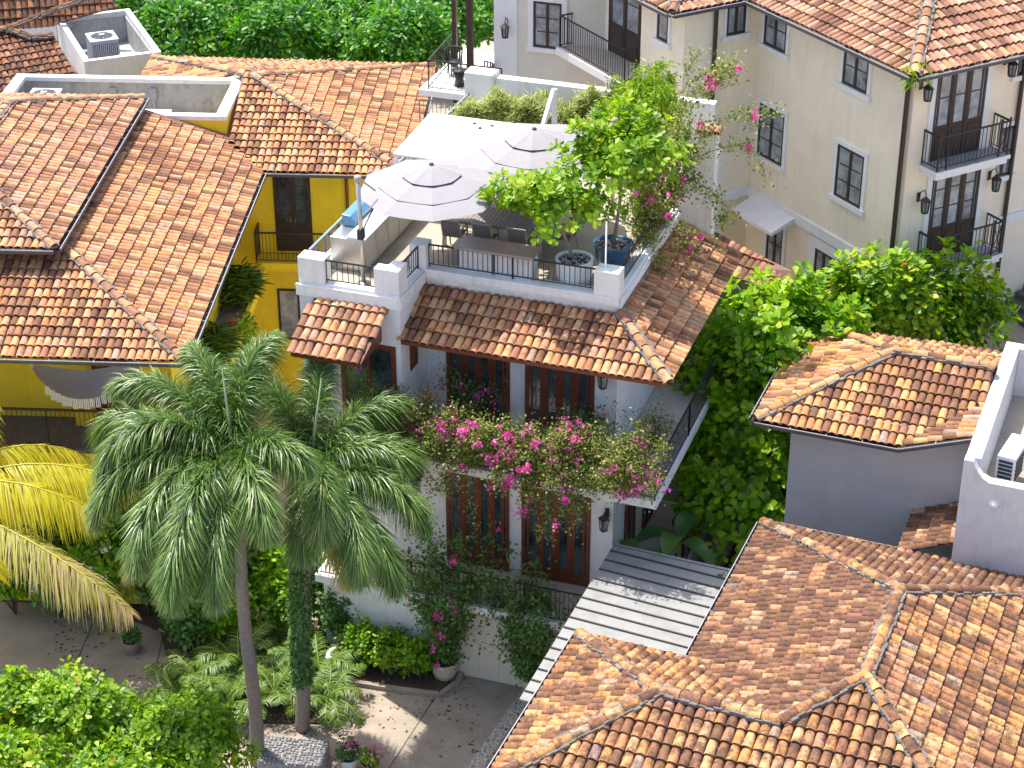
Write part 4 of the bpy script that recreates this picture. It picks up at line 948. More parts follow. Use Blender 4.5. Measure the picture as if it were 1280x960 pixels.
# dining table and chairs
T = MT('dining_table', 'long dining table with dark grey slatted top under the umbrellas', 'table', -5.4, 3.85, TZ)
b = MB()
for i in range(26): b.box(-1.32+i*.1015, -1.23+i*.1015, -.52, .52, .70, .73)
sb(b, 'tabletop', TABLEW, T)
b = MB(); b.box(-1.3, 1.3, -.5, .5, .66, .697); sb(b, 'frame', TAUPE, T)
for sx in (-1.24, 1.24):
    for sy in (-.46, .46): b = MB(); b.box(sx-.035, sx+.035, sy-.035, sy+.035, 0, .66); sb(b, 'leg', TAUPE, T)
def make_chair(label):
    T = thing('sling_chair', label, 'chair', (0, 0, 0), 0, 'sling chairs around the terrace dining table')
    b = MB(); b.extr([(-.22, -.22, .43), (.22, -.22, .43), (.22, .24, .45), (-.22, .24, .45)], (0, 0, .02)); sb(b, 'seat', SLING, T)
    b = MB(); b.extr([(-.22, -.23, .45), (.22, -.23, .45), (.22, -.36, .93), (-.22, -.36, .93)], (0, .02, 0)); sb(b, 'backrest', SLING, T)
    for s in (-1, 1):
        b = MB(); b.bar((s*.235, -.37, .94), (s*.235, -.21, .42), .014); b.bar((s*.235, -.21, .42), (s*.235, -.30, 0), .014); sb(b, 'leg', TAUPE, T)
        b = MB(); b.bar((s*.235, .27, 0), (s*.235, .2, .64), .014); sb(b, 'leg', TAUPE, T)
        b = MB(); b.box(s*.235-.022, s*.235+.022, -.30, .26, .64, .665); sb(b, 'armrest', MATS['terracotta pot'] if False else mat('teak arm', (.42, .27, .13), .6, .2, 8) if 'teak arm' not in MATS else MATS['teak arm'], T)
    b = MB(); b.bar((-.235, -.37, .94), (.235, -.37, .94), .014); b.bar((-.235, .24, .43), (.235, .24, .43), .012); sb(b, 'frame', TAUPE, T)
    return T
ch0 = make_chair('leftmost of the three dark sling chairs on the near side of the dining table')
spots = [(-6.30, 3.22, 0, None), (-5.50, 3.24, 0, 'middle dark sling chair on the near side of the dining table'), (-4.62, 3.26, 0, 'rightmost of the three dark sling chairs on the near side of the dining table'),
  (-6.2, 4.62, 180, 'sling chair on the far side of the dining table, under the front umbrella'), (-5.35, 4.64, 180, 'middle sling chair on the far side of the dining table, hidden under the umbrella'), (-4.5, 4.66, 180, 'rightmost sling chair on the far side of the dining table, behind lime leaves'), (-3.72, 3.9, 90, 'sling chair at the end of the dining table behind the lime tree')]
for i, (u, v, yw, lb) in enumerate(spots):
    if i == 0: ch0.location = MW(u, v, TZ+.006); ch0.rotation_euler = (0, 0, math.radians(M_Y+yw))
    else: dup(ch0, MW(u, v, TZ+.006), M_Y+yw, lb)
# low stone buffet by the rail
T = MT('stone_buffet', 'low buffet with polished pinkish stone top standing behind the front terrace rail', 'buffet table', -4.75, 1.98, TZ)
b = MB(); b.box(-1.0, .98, -.33, .36, .80, .86); sb(b, 'top', STONETOP, T, bevel=.01)
b = MB(); b.box(-.9, -.1, -.22, .28, .006, .80); b.box(.0, .9, -.22, .28, .006, .80); sb(b, 'cabinet', PARA, T)

def pot(name, label, loc, prof, m, fill=None, fr=0, fz=0, yaw=0, group=None, cat='pot'):
    T = thing(name, label, cat, loc, yaw, group); b = MB(); b.lathe(prof, (0,0,0), 28); sb(b, 'pot_body', m, T)
    if fill:
        b = MB(); b.disc((0,0,fz), fr, 24); f = sb(b, 'soil', SOIL, T)
        if fill == 'stones':
            b = MB()
            for i in range(70):
                a = random.uniform(0, 2*PI); rr = fr*math.sqrt(random.random())*.97; s = random.uniform(.025, .055); x, y = rr*math.cos(a), rr*math.sin(a)
                b.lathe([(.001, -s*.6), (s, -.1*s), (s*.8, s*.5), (.001, s*.75)], (x, y, fz+.02), 6)
            o = sb(b, 'stones', PEBBLE, T)
    return T
pot('stone_filled_planter', 'white round planter topped with dark pebbles holding the left lime tree', MW(-2.98, 2.38, TZ+.006), [(.001,0),(.36,0),(.43,.25),(.44,.60),(.46,.66),(.40,.66),(.39,.58)], WHITEPOT, 'stones', .40, .60)
pot('blue_glazed_planter', 'large blue glazed planter with pebbles holding the right lime tree', MW(-2.35, 3.45, TZ+.006), [(.001,0),(.30,0),(.42,.35),(.45,.62),(.49,.68),(.43,.68),(.41,.60)], BLUEPOT, 'stones', .42, .60)
T = MT('white_pole', 'thin white pole standing on the front right terrace pillar', 'pole', -2.05, 1.8, 9.98)
b = MB(); b.lathe([(.001,0),(.05,0),(.05,.03),(.022,.05),(.02,1.15),(.001,1.16)], (0,0,0), 10); sb(b, 'shaft', TRIM, T)

# air conditioners
def ac_tall(label, loc, yaw, k=1.0, group='condenser units in the service wells'):
    T = thing('condenser_unit', label, 'air conditioner', loc, yaw, group); w = .45*k; h = .95*k
    b = MB(); b.box(-w, w, -w, w, .05, h); sb(b, 'cabinet', ACGREY, T, bevel=.06)
    b = MB()
    for i in range(13):
        x = -w+.08+i*(2*w-.16)/12; b.box(x-.012, x+.012, -w-.012, -w+.01, .15, h-.08); b.box(w-.01, w+.012, x-.012, x+.012, .15, h-.08)
    sb(b, 'louvre', ACBLACK, T)
    b = MB(); b.box(-w-.01, w+.01, -w-.01, w+.01, h, h+.05); top = sb(b, 'top_panel', PARA, T, bevel=.04)
    b = MB(); b.disc((0,0,h+.056), w*.80, 24); sb(b, 'fan_well', ACBLACK, T)  # flat black disc, the shade inside the fan opening put into colour
    b = MB()
    for i in range(12): a = 2*PI*i/12; b.bar((.05*math.cos(a), .05*math.sin(a), h+.075), (w*.8*math.cos(a), w*.8*math.sin(a), h+.06), .006)
    b.box(-.10, .10, -.08, .08, h+.06, h+.11); sb(b, 'fan_guard', ACGREY, T)
    return T
ac_tall('tall grey condenser unit standing in the far grey service well', CW(1.15, 2.6, 5.35), 22, 1.1)
ac_tall('lower condenser unit in the far service well, nearest its front wall', CW(1.8, .85, 5.36), 22, .8)
ac_tall('grey condenser unit in the yellow edged well, showing above the roof ridge', AW(-2.0, 15.0, 6.45), A_Y, 1.05)
def ac_flat(label, loc, yaw, k=1.0):
    T = thing('split_condenser', label, 'air conditioner', loc, yaw, 'white split condensers'); T.scale = (k, k, k)
    b = MB(); b.box(-.42, .42, -.16, .16, .05, .62); sb(b, 'cabinet', ACWHITE, T, bevel=.02)
    b = MB()
    for i in range(6): b.box(-.38, .10, -.172, -.158, .12+i*.075, .165+i*.075)
    for i in range(6): b.box(-.436, -.418, -.12, .12, .12+i*.075, .165+i*.075)
    sb(b, 'grille', ACBLACK, T)
    b = MB(); b.box(-.35, -.28, -.14, .14, 0, .05); b.box(.28, .35, -.14, .14, 0, .05); sb(b, 'foot', SEAM, T); return T
ac_flat('white split condenser in the yellow edged well, beside the roof gutter', AW(1.95, 13.5, 6.95), A_Y)
ac_flat('white split condenser lying low near the right end of the yellow edged well', AW(3.15, 13.42, 6.75), A_Y)
ac_flat('white split condenser on the flat roof of the grey house at the right edge', at(1262, 596, 5.75), E_Y+82, 1.35)

# wall lanterns
def lantern(label, loc, yaw, bracket=True):
    T = thing('wall_lantern', label, 'lantern', loc, yaw, 'wall lanterns')
    b = MB(); b.box(-.05, .05, -.03, 0, -.10, .16)
    if bracket: b.tube([(0, -.03, .05), (0, -.10, .22), (0, -.22, .30), (0, -.30, .22), (0, -.30, .16)], .014, 6)
    else: b.box(-.02, .02, -.28, -.03, .13, .16)
    sb(b, 'bracket', BRONZE, T)
    b = MB(); b.lathe([(.16, 0), (.05, .10), (.02, .13), (.001, .16)], (0, -.30, .02), 4 if not bracket else 6, False); sb(b, 'cap', BRONZE, T)
    b = MB()
    n = 6 if bracket else 4
    for i in range(n): a = 2*PI*i/n; b.bar((.09*math.cos(a), -.30+.09*math.sin(a), -.30), (.12*math.cos(a), -.30+.12*math.sin(a), .02), .011)
    b.lathe([(.001,-.34),(.10,-.32),(.10,-.29),(.001,-.29)], (0,-.30,0), n, False); sb(b, 'cage', BRONZE, T)
    b = MB(); b.lathe([(.07,-.29),(.095,.01)], (0,-.30,0), n, False); sb(b, 'pane', CURTAIN, T)
    return T
L0 = lantern('iron lantern left of the lower balcony door on the cream house', DW(1.1, .6, 8.75), D_Y)
for lb, loc, yw in (('iron lantern right of the lower balcony door on the cream house', DW(3.55, .6, 8.85), D_Y), ('iron lantern tucked under the eave left of the upper balcony door', DW(.78, .6, 11.95), D_Y),
   ('iron lantern under the eave right of the upper balcony door', DW(3.6, .6, 12.1), D_Y), ('dark lantern beside the veranda door of the villa behind the terrace', MW(-9.7, 17, 10.1), M_Y)): dup(L0, loc, yw, lb)
L1 = lantern('black lantern under the skirt roof right of the upper brown doors', MW(-1.92, 1.65, 7.35), M_Y, False)
for lb, loc in (('black lantern right of the lower brown doors, above the banana leaf', MW(-1.8, 1.65, 3.35)), ('black lantern left of the lower brown doors, beside the palm fronds', MW(-6.75, 1.65, 3.5))): dup(L1, loc, M_Y, lb)

# hammock on the yellow veranda
T = thing('hammock', 'white cotton hammock with crocheted fringe slung across the yellow veranda', 'hammock', AW(2.45, .45, 3.45), A_Y)
b = MB(); N1, N2 = 22, 9; x0, x1 = -1.15, 2.2; za, zb = 2.2, 3.0
for i in range(N1+1):
    f = i/N1; x = x0+(x1-x0)*f; zc = za + (zb-za)*f - 1.05*(1-(2*f-1)**2); wd_ = .10+.72*math.sin(PI*f)**.7
    for j in range(N2+1): g_ = (j/N2-.5)*2; b.v.append((x, g_*wd_, zc + .22*abs(g_)**2*math.sin(PI*f)))
for i in range(N1):
    for j in range(N2): k0 = i*(N2+1)+j; b.f.append((k0, k0+1, k0+N2+2, k0+N2+1)); b.sm.append(True)
sb(b, 'cloth', COTTON, T)
b = MB()
for i in range(3, N1-2):
    f = i/N1; x = x0+(x1-x0)*f; zc = za+(zb-za)*f-1.05*(1-(2*f-1)**2)+.22*math.sin(PI*f); wd_ = .10+.72*math.sin(PI*f)**.7
    for k in range(3): b.box(x-.045+k*.045-.012, x-.045+k*.045+.012, -wd_-.008, -wd_+.004, zc-.30+.04*(i % 2), zc)
sb(b, 'fringe', COTTON, T)
b = MB(); b.bar((x0, 0, za), (x0-.6, -.1, 3.0), .02, 6); b.bar((x1, 0, zb), (x1+.4, -.1, 3.0), .02, 6); sb(b, 'rope', COTTON, T)

# veranda furniture of the rear villa
def wchair(label, loc, yaw):
    T = thing('wicker_chair', label, 'chair', loc, yaw, 'dark wicker chairs on the rear veranda')
    b = MB(); b.lathe([(.001,.40),(.26,.40),(.26,.45),(.001,.45)], (0,0,0), 14); sb(b, 'seat', IRON, T)
    b = MB()
    for i in range(9):
        a = PI*(.08+.84*i/8); b.bar((.27*math.cos(a), .27*math.sin(a), .43), (.30*math.cos(a), .30*math.sin(a), .82), .022)
    b.tube([(.30*math.cos(PI*(.05+.9*i/10)), .30*math.sin(PI*(.05+.9*i/10)), .82) for i in range(11)], .025, 6); sb(b, 'backrest', IRON, T)
    for i in range(4): a = PI/4+i*PI/2; b = MB(); b.bar((.2*math.cos(a), .2*math.sin(a), .4), (.24*math.cos(a), .24*math.sin(a), 0), .018); sb(b, 'leg', IRON, T)
    return T
w0 = wchair('dark wicker chair on the rear veranda, farther from the brown post', MW(-11.7, 17.6, 8.05), M_Y+40); dup(w0, MW(-10.35, 16.6, 8.05), M_Y-60, 'dark wicker chair on the rear veranda, behind the brown post')
T = thing('side_table', 'small dark barrel shaped table on the rear veranda', 'table', MW(-11.2, 16.7, 8.05), M_Y)
b = MB(); b.lathe([(.001,0),(.18,0),(.13,.25),(.2,.5),(.001,.5)], (0,0,0), 14); sb(b, 'table_body', IRON, T); b = MB(); b.lathe([(.001,.503),(.24,.503),(.24,.53),(.001,.53)], (0,0,0), 16); sb(b, 'tabletop', IRON, T)
T = MT('round_basin', 'round white basin rim among the variegated shrubs by the back terrace wall', 'basin', -8.0, 10.9, TZ)
b = MB(); b.lathe([(.3,0),(.46,.5),(.46,.62),(.38,.62),(.34,.3),(.001,.3)], (0,0,0), 26); sb(b, 'bowl', WHITEPOT, T)

# ================================================================== POTS AND BLOCKS ON THE GROUND
big = [(.001,0),(.22,0),(.33,.3),(.36,.55),(.40,.62),(.34,.62),(.32,.52)]
gp = lambda x, y, z=G0: at(x, y, z)
pot('crescent_planter', 'white ball shaped planter lying beside the feather palms', gp(424, 838), [(.001,0),(.2,.02),(.34,.18),(.38,.36),(.3,.55),(.24,.58),(.22,.5)], WHITEPOT, 'soil', .24, .5)
pot('cream_planter', 'cream planter at the kerb beneath the dark bougainvillea', gp(556, 848), big, CREAMPOT, 'soil', .33, .54)
pot('cream_planter', 'cream planter by the garage door beside the metal carport', gp(668, 866), big, CREAMPOT, 'soil', .33, .54)
pot('small_grey_planter', 'small grey clay pot on the shaded drive under the drooping yellow frond', gp(166, 815), [(.001,0),(.16,0),(.25,.36),(.28,.4),(.24,.4),(.22,.34)], mat('grey clay', (.36,.31,.27), .8, .2, 6), 'soil', .23, .35)
pot('white_flower_pot', 'small white pot of pink flowers at the bottom edge', gp(437, 962), [(.001,0),(.17,0),(.24,.36),(.26,.4),(.22,.4),(.2,.34)], WHITEPOT, 'soil', .22, .35)
pot('red_flower_pot', 'small red clay pot beside the white flower pot at the bottom edge', gp(463, 966), [(.001,0),(.16,0),(.22,.30),(.24,.34),(.2,.34),(.18,.28)], TERRA, 'soil', .2, .29)
T = thing('cobble_block', 'low planter block topped with rounded cobbles at the foot of a palm', 'planter', gp(368, 965), -8)
b = MB(); b.box(-.85, .72, -.25, .75, 0, .42); sb(b, 'block', PEBBLE, T, bevel=.04)
b = MB()
for i in range(17):
    for j in range(11):
        s = random.uniform(.035, .065); b.lathe([(.001,-s*.4),(s,0),(s*.75,s*.45),(.001,s*.6)], (-.8+i*.092+random.uniform(-.02,.02), -.2+j*.09+random.uniform(-.02,.02), .43), 6)
sb(b, 'cobbles', mat('grey cobbles', (.24,.235,.235), .85, .7, 14, .4, 20), T)

# ================================================================== TREES AND SHRUBS
# wood beyond the roofs
hedges = [(165, 40, 84), (235, 52, 80), (300, 40, 84), (350, 50, 79), (420, 44, 83), (470, 58, 79), (235, 12, 92), (330, 8, 94), (430, 8, 92), (520, 30, 86), (575, 30, 84), (150, 8, 93), (505, 62, 77)]
kinds = ['dense hedge tree crown behind the tiled roofs, by the grey service well', 'bright topped hedge crown behind the yellow house ridge', 'hedge crown behind the yellow house, left of the middle', 'broad hedge crown behind the middle of the yellow house ridge', 'hedge crown right of the middle behind the tiled ridge',
 'bright leafy crown behind the right end of the tiled ridge', 'shaded crown at the top edge, second from the left', 'shaded crown at the middle of the top edge', 'shaded crown at the top edge toward the villa', 'leafy crown beside the dark veranda post', 'leafy crown behind the rear veranda', 'shaded crown at the top edge above the grey service well', 'small bright shrub at the right end of the tiled ridge near the veranda post']
def aty(px, py, y):
    a = (px-640)/FPX; b_ = (480-py)/FPX; t = y/(_c+b_*_s); return Vector((a*t, y, CAMH+t*(-_s+b_*_c)))
for i, (px, py, y) in enumerate(hedges):
    p = aty(px, py, y); h = max(p.z-G0, 1.5)
    tree('hedge_tree', kinds[i], 'tree', (p.x, p.y, G0), (2.5+.3*(i % 3), 1.9, 1.9 if y < 90 else 2.6), (0, 0, h), 'hedge', 430, 9, .33, .5, seed=i, group='wood of dense trees beyond the roofs', low=-.45, spread=(.5, 1.5), rad=.16, lump=.4, lobes=14)
# terrace trees in pots
def pots_tree(label, base, ctr, R, seed, ncl):
    return tree('lime_tree', label, 'tree', base, R, ctr, 'terrace', ncl, 11, .19, .62, seed=seed, group='potted lime green trees on the terrace', trunk_r=.045, low=-.55, lump=.62, lobes=15, spread=(.6, 1.4), rad=.05, shell=(.45, 1.0), nbr=16, upb=.9)
tb1 = MW(-2.98, 2.38, TZ+.6); tb2 = MW(-2.35, 3.45, TZ+.6)
def rel(base, u, v, z): return tuple(MW(u, v, z)-base)
pots_tree('lime green tree with rosette leaves in the white pebble planter, left of the pair', tb1, rel(tb1, -3.65, 2.3, 11.3), (1.85, 1.35, .85), 3, 330)
pots_tree('lime green tree with rosette leaves in the blue planter, right of the pair', tb2, rel(tb2, -2.25, 3.7, 12.0), (1.65, 1.4, 1.15), 4, 400)
# drooping lime conifer
T = MT('conifer_shrub', 'bright lime conifer with drooping sprays at the back of the terrace', 'shrub', -3.3, 9.2, TZ)
C_, A_ = crown_centres(620, (1.5, 1.0, 1.5), 14, 21, (.5, 1.0), -.7, .62); C_ = C_ + [0, 0, 1.75]
per = 34; n = len(C_)*per; cc = np.repeat(C_, per, 0); aa = np.repeat(A_, per, 0)
Pp = cc + RNG.normal(0, .07, (n, 3)) + np.stack([0*RNG.random(n), 0*RNG.random(n), -RNG.random(n)*.22], 1)
leaf_mesh('foliage', Pp, aa*.5+RNG.normal(0, .35, (n, 3))+[0, 0, -.75], RNG.normal(size=(n, 3)), RNG.uniform(.10, .22, n), .22, T, LEAF['conifer'], np.clip(np.repeat(RNG.normal(.5, .2, len(C_)), per)+RNG.normal(0, .15, n), 0, 1), shape='lance')
b = MB(); b.tube([(0,0,0), (.05,0,.8), (0,.05,1.9)], [.06,.05,.02], 6); sb(b, 'trunk', TRUNK, T); branches(T, TRUNK, (0,0,.8), [c*.85 for c in C_[::40]], .02)
# variegated shrubs along the back wall
vs_ = [(-8.35, 10.2, 1.0, .48), (-7.75, 10.35, 1.25, .5), (-7.1, 10.4, 1.15, .5), (-6.5, 10.5, 1.35, .48), (-5.85, 10.4, 1.2, .5), (-5.2, 10.7, 1.55, .42), (-4.75, 10.2, 1.1, .5)]
vl = ['low variegated shrub at the back left corner of the terrace', 'variegated shrub in front of the white basin', 'rounded variegated shrub left of the slanted white frame', 'taller variegated shrub just left of the slanted white frame', 'variegated shrub behind the slanted white frame', 'tallest slender variegated shrub right of the white frame', 'variegated shrub beside the lime conifer']
for i, (u, v, h, r_) in enumerate(vs_):
    p = MW(u, v, TZ); tree('variegated_shrub', vl[i], 'shrub', p, (r_*1.15, r_, h*.55), (0, 0, h*.6), 'variegated', 150, 16, .20, .17, seed=40+i, group='variegated shrubs along the back terrace wall', trunk=False, low=-.7, shape='lance', spread=(.2, 1.3), rad=.05, lump=.4, upb=1.2)
p = MW(-4.55, 10.9, TZ); tree('slender_shrub', 'slender grey green upright shrub left of the lime conifer', 'shrub', p, (.28, .26, .9), (0, 0, 1.3), 'bougain', 70, 16, .13, .25, seed=55, trunk=False, low=-.8, shape='lance', upb=1.0)

# bougainvilleas
def local_vine(name, label, u, v, z, stems, *a, **k):
    T = vine(name, label, 'bougainvillea', MW(u, v, z), [[(x-u, y-v, q-z) for x, y, q in st] for st in stems], *a, **k); T.rotation_euler = (0, 0, math.radians(M_Y)); return T
rs = random.Random(5)
st = []
for i in range(16):
    u = -1.9+rs.uniform(-.5, .3); v = 5.6+rs.uniform(-1.0, 1.0); st.append([(-2.1, 5.5, TZ), (u, v, TZ+1.2+rs.uniform(-.4, .6)), (u+rs.uniform(-.2, .7), v+rs.uniform(-.5, .6), TZ+2.0+rs.uniform(-.8, 1.0))])
st2 = [[(-2.0, 6, TZ), (-1.6, 6.3, 11.2), (-.9, 6.4, 12.9), (-.2, 6.5, 13.6)], [(-2, 6, TZ), (-1.4, 6.2, 11.5), (-.2, 6.5, 12.2), (.9, 6.6, 12.5)], [(-2, 6, TZ), (-1.5, 6.2, 12), (-1.35, 6.3, 13.4)], [(-2, 6, TZ), (-1.2, 6, 11.2), (.2, 6.3, 11.7), (.75, 6.3, 10.6)], [(-2, 5.5, TZ), (-1.2, 6, 10.6), (-.4, 6, 10.3), (-.2, 5.8, 9.6)], [(-2, 5.5, TZ), (-1.7, 6, 11.8), (-1.0, 6.2, 13.2), (-.6, 6.3, 13.4)], [(-2, 5, TZ), (-1.7, 4.4, 9.8), (-1.3, 4.2, 9.2)], [(-2, 5, TZ), (-1.8, 5, 10.2), (-.9, 5, 9.6), (-.9, 4.9, 9.1)]]
local_vine('bougainvillea', 'straggling bougainvillea with pink clusters on the right side of the roof terrace', -2.1, 5.5, TZ, st+st2, 14000, 1500, .08, seed=1, spread=.16, fl_clusters=52, leafmat='bougain', flower_size=.085)
def balcony_vine(label, us, z0, ztop, hang, seed, nl, nf, v0=0.0, lm='bougain', n=16):
    v0 = -.32
    rs = random.Random(seed); st = []
    for i in range(n):
        u = rs.uniform(*us); q = v0+rs.uniform(-.05, .25); t = z0+rs.uniform(.6, 1.0)*(ztop-z0)
        st.append([(u, q, z0), (u+rs.uniform(-.4, .4), v0-.15+rs.uniform(-.3, .3), t), (u+rs.uniform(-.6, .6), v0-.35-rs.random()*.45, z0+rs.uniform(.35, 1.15))])
        if rs.random() < hang: st[-1].append((u+rs.uniform(-.5, .5), v0-.45, z0-rs.uniform(.1, 1.7)**1.1))
    c = (sum(us)/2, v0, z0); return local_vine('bougainvillea', label, *c, st, nl, nf, .068, seed=seed, group='bougainvillea along the upper balcony', leafmat=lm, spread=.16, fl_clusters=42, flower_size=.10)
balcony_vine('sprawling bougainvillea at the left end of the upper balcony rail, pale twiggy stems', (-6.9, -5.0), 5.3, 7.05, .15, 31, 9500, 1100)
balcony_vine('bougainvillea over the middle of the upper balcony rail with dense pink clusters', (-5.0, -3.0), 5.3, 6.8, .4, 32, 10500, 1500)
balcony_vine('bougainvillea trailing off the right half of the upper balcony in long pink strands', (-3.3, -1.6), 5.3, 6.8, .45, 33, 10500, 1500)
balcony_vine('yellowish bougainvillea at the right corner of the upper balcony with few flowers', (-1.9, -.35), 5.3, 6.95, .2, 34, 10000, 750)
def wall_shrub(label, u, v, z, R, h, n, nl, nf, seed, lm='shade', sz=.085):
    rs = random.Random(seed); st = []
    for i in range(n):
        a = rs.uniform(0, 2*PI); t = rs.uniform(.3, 1); st.append([(u, v, z), (u+R*.5*math.cos(a)*t, v+R*.35*math.sin(a), z+h*rs.uniform(.3, .6)), (u+R*math.cos(a)*t+rs.uniform(-.2, .2), v+R*.5*math.sin(a)*t, z+h*rs.uniform(.55, 1.0)*(1.15-.4*t))])
    return local_vine('bougainvillea', label, u, v, z, st, nl, nf, sz, seed=seed, leafmat=lm, spread=.17, fl_clusters=16, group='shaded bougainvilleas climbing from the ground', flower_size=.075)
wall_shrub('dark climbing bougainvillea in the kerbside planter reaching the lower doors, few pink blooms', -5.55, .0, -.95, 1.75, 4.7, 32, 5600, 420, 41, 'shade', .095)
wall_shrub('dark green climber in front of the right lower doors, growing from the carport planter', -3.25, .05, -.95, 1.55, 3.6, 32, 5200, 60, 42, 'shade', .095)
wall_shrub('thin dark climber hanging beside the left upper doors', -5.2, 1.2, 5.05, .8, 2.6, 9, 1100, 160, 43, 'shade', .07)
wall_shrub('thin dark climber between the upper doors and the lantern', -2.2, 1.2, 5.05, 1.0, 1.7, 10, 1500, 30, 44, 'shade', .07)
wall_shrub('leafy climber on the side balcony floor under the roof corner', -.9, 2.2, 5.05, .6, 1.2, 8, 900, 6, 45, 'bougain', .07)
# shrubs in the kerb bed
for i, (px, py, r_, h, lb, lm) in enumerate(((455, 832, .75, 1.3, 'dense green shrub in the kerb bed beside the white planter', 'almond'), (490, 842, .75, 1.25, 'bright green shrub in the middle of the kerb bed', 'bush'), (525, 848, .65, 1.2, 'bright green shrub in the kerb bed nearest the cream planter', 'almond'), (425, 806, .75, 1.7, 'dark shrub at the back of the kerb bed against the white wall', 'shade'))):
    tree('bed_shrub', lb, 'shrub', gp(px, py), (r_, r_*.8, h*.55), (0, 0, h*.55), lm, 170, 9, .12, .7, seed=60+i, group='shrubs in the kerb bed', trunk=False, low=-.6, rad=.06)

# almond tree between the houses
al_b = Vector((7.1, 46.3, gh(7.1, 46.3)))
tree('almond_tree', 'big bright green almond tree with paddle leaves between the white and grey houses', 'tree', al_b, (2.85, 2.2, 3.7), (-.15, -1.5, 4.7), 'almond', 1900, 10, .29, .62, seed=71, trunk_r=.17, low=-.75, lump=.42, lobes=20, spread=(.6, 1.5), rad=.09, trunk_m=BRANCH, nbr=18, upb=1.3, shear=.55)
p = Vector((10.2, 47.0, gh(10.2, 47))); tree('almond_tree', 'almond tree behind the small grey hipped roof, in front of the cream facade', 'tree', p, (3.5, 1.6, 1.8), (0, -.5, 6.2-p.z), 'bush', 900, 10, .27, .6, seed=72, trunk_r=.14, low=-.6, lump=.55, lobes=16, spread=(.6, 1.5), rad=.09, trunk_m=BRANCH)
# bottom left almond bush
for i, (px, py, z, R, lb) in enumerate(((95, 900, 1.3, (1.6, 1.2, 1.05), 'bright yellow green almond bush at the bottom left corner'), (235, 930, 1.0, (1.7, 1.2, 1.0), 'bright yellow green almond bush at the bottom, next to the palm trunk'), (20, 960, 1.3, (1.4, 1.0, 1.0), 'yellow green almond bush cut by the bottom left corner of the picture'), (150, 975, 1.0, (1.5, 1.0, .9), 'yellow green almond bush along the bottom edge'), (15, 890, 1.2, (1.0, .8, .8), 'small yellow green almond bush at the left edge, topmost of the corner bushes'))):
    p = at(px, py, z); tree('almond_bush', lb, 'bush', (p.x, p.y, G0), tuple(q*1.08 for q in R), (0, 0, z-G0), 'bush', 560, 9, .17, .6, seed=80+i, group='yellow green almond bushes at the bottom left', trunk_r=.07, low=-.5, lump=.5, lobes=16, rad=.07)

# foxtail palms
def palm(label, base, H, specs, seed, spear, trunk_r, lean=0.0, dead=()):
    T = thing('foxtail_palm', label, 'palm', base, 0, 'foxtail palms in front of the white house'); b = MB()
    k = 40; pts = [(.04*math.sin(i*.2), .03*math.sin(i*.13+1), H*i/k) for i in range(k+1)]; b.tube([(p[0]+lean*(i/k)**1.5, p[1], p[2]) for i, p in enumerate(pts)], [trunk_r*(1.12-.3*i/k)*(1+.09*(i % 2)) for i in range(k+1)], 14, True); tr = sb(b, 'trunk', PALMTRUNK, T)
    b = MB(); b.tube([(lean,0,H-.2), (lean,0,H+.3), (lean,0,H+1.0)], [trunk_r*.95, trunk_r*.8, .06], 10); sb(b, 'crownshaft', mat('crownshaft', (.24,.30,.14), .5, .15, 5) if 'crownshaft' not in MATS else MATS['crownshaft'], T)
    b = MB(); b.tube([(lean,0,H+.9), Vector((lean,0,H+.9)).lerp(Vector(spear)+Vector((lean,0,H)), .5), Vector(spear)+Vector((lean,0,H))], [.045, .035, .012], 6); sb(b, 'spear_leaf', MATS['spear leaf'], T)
    for j, s_ in enumerate(specs): fronds('frond', T, LEAF['foxtail'], (lean, 0, H+.75), [s_], .023, 520, .76, True, seed=seed*50+j, droop=.6, tipcol=.25)
    for j, s_ in enumerate(dead): ob = fronds('frond', T, LEAF['cocodry'], (lean, 0, H+.55), [s_], .022, 420, .6, True, seed=seed*50+40+j, droop=.9, tipcol=.3); ob['label'] = 'dry brown drooping frond'
    return T
D2 = math.radians
b1 = at(322, 955, G0); b2 = at(378, 912, G0)
palm('tall foxtail palm on the left, its bushy plumes arching over the drive', b1, 7.9, [(D2(a), D2(e), L, D2(c)) for a, e, L, c in ((176, 48, 3.9, 115), (203, 38, 3.9, 122), (150, 62, 3.8, 105), (118, 72, 3.5, 85), (228, 28, 4.0, 110), (254, 28, 5.0, 126), (292, 40, 3.2, 124), (80, 74, 3.4, 85), (188, 64, 3.9, 140), (162, 20, 4.0, 105), (266, 8, 4.5, 96), (100, 55, 3.2, 110), (332, 60, 2.6, 120))], 1, (-.1, .05, 3.0), .15, 0.0, [(D2(212), D2(-5), 3.6, D2(72)), (D2(150), D2(-10), 3.0, D2(72))])
palm('shorter foxtail palm on the right with moss on its trunk and plumes toward the balcony', b2, 6.6, [(D2(a), D2(e), L, D2(c)) for a, e, L, c in ((5, 52, 3.1, 118), (338, 36, 3.2, 116), (306, 22, 3.4, 105), (35, 66, 3.1, 100), (80, 74, 3.6, 85), (125, 70, 3.3, 95), (272, 34, 3.1, 122), (20, 22, 2.9, 95), (355, 66, 3.4, 138), (318, 4, 3.5, 92), (290, 58, 3.3, 140))], 2, (.35, .3, 3.2), .16, .55, [(D2(300), D2(-15), 2.6, D2(60))])
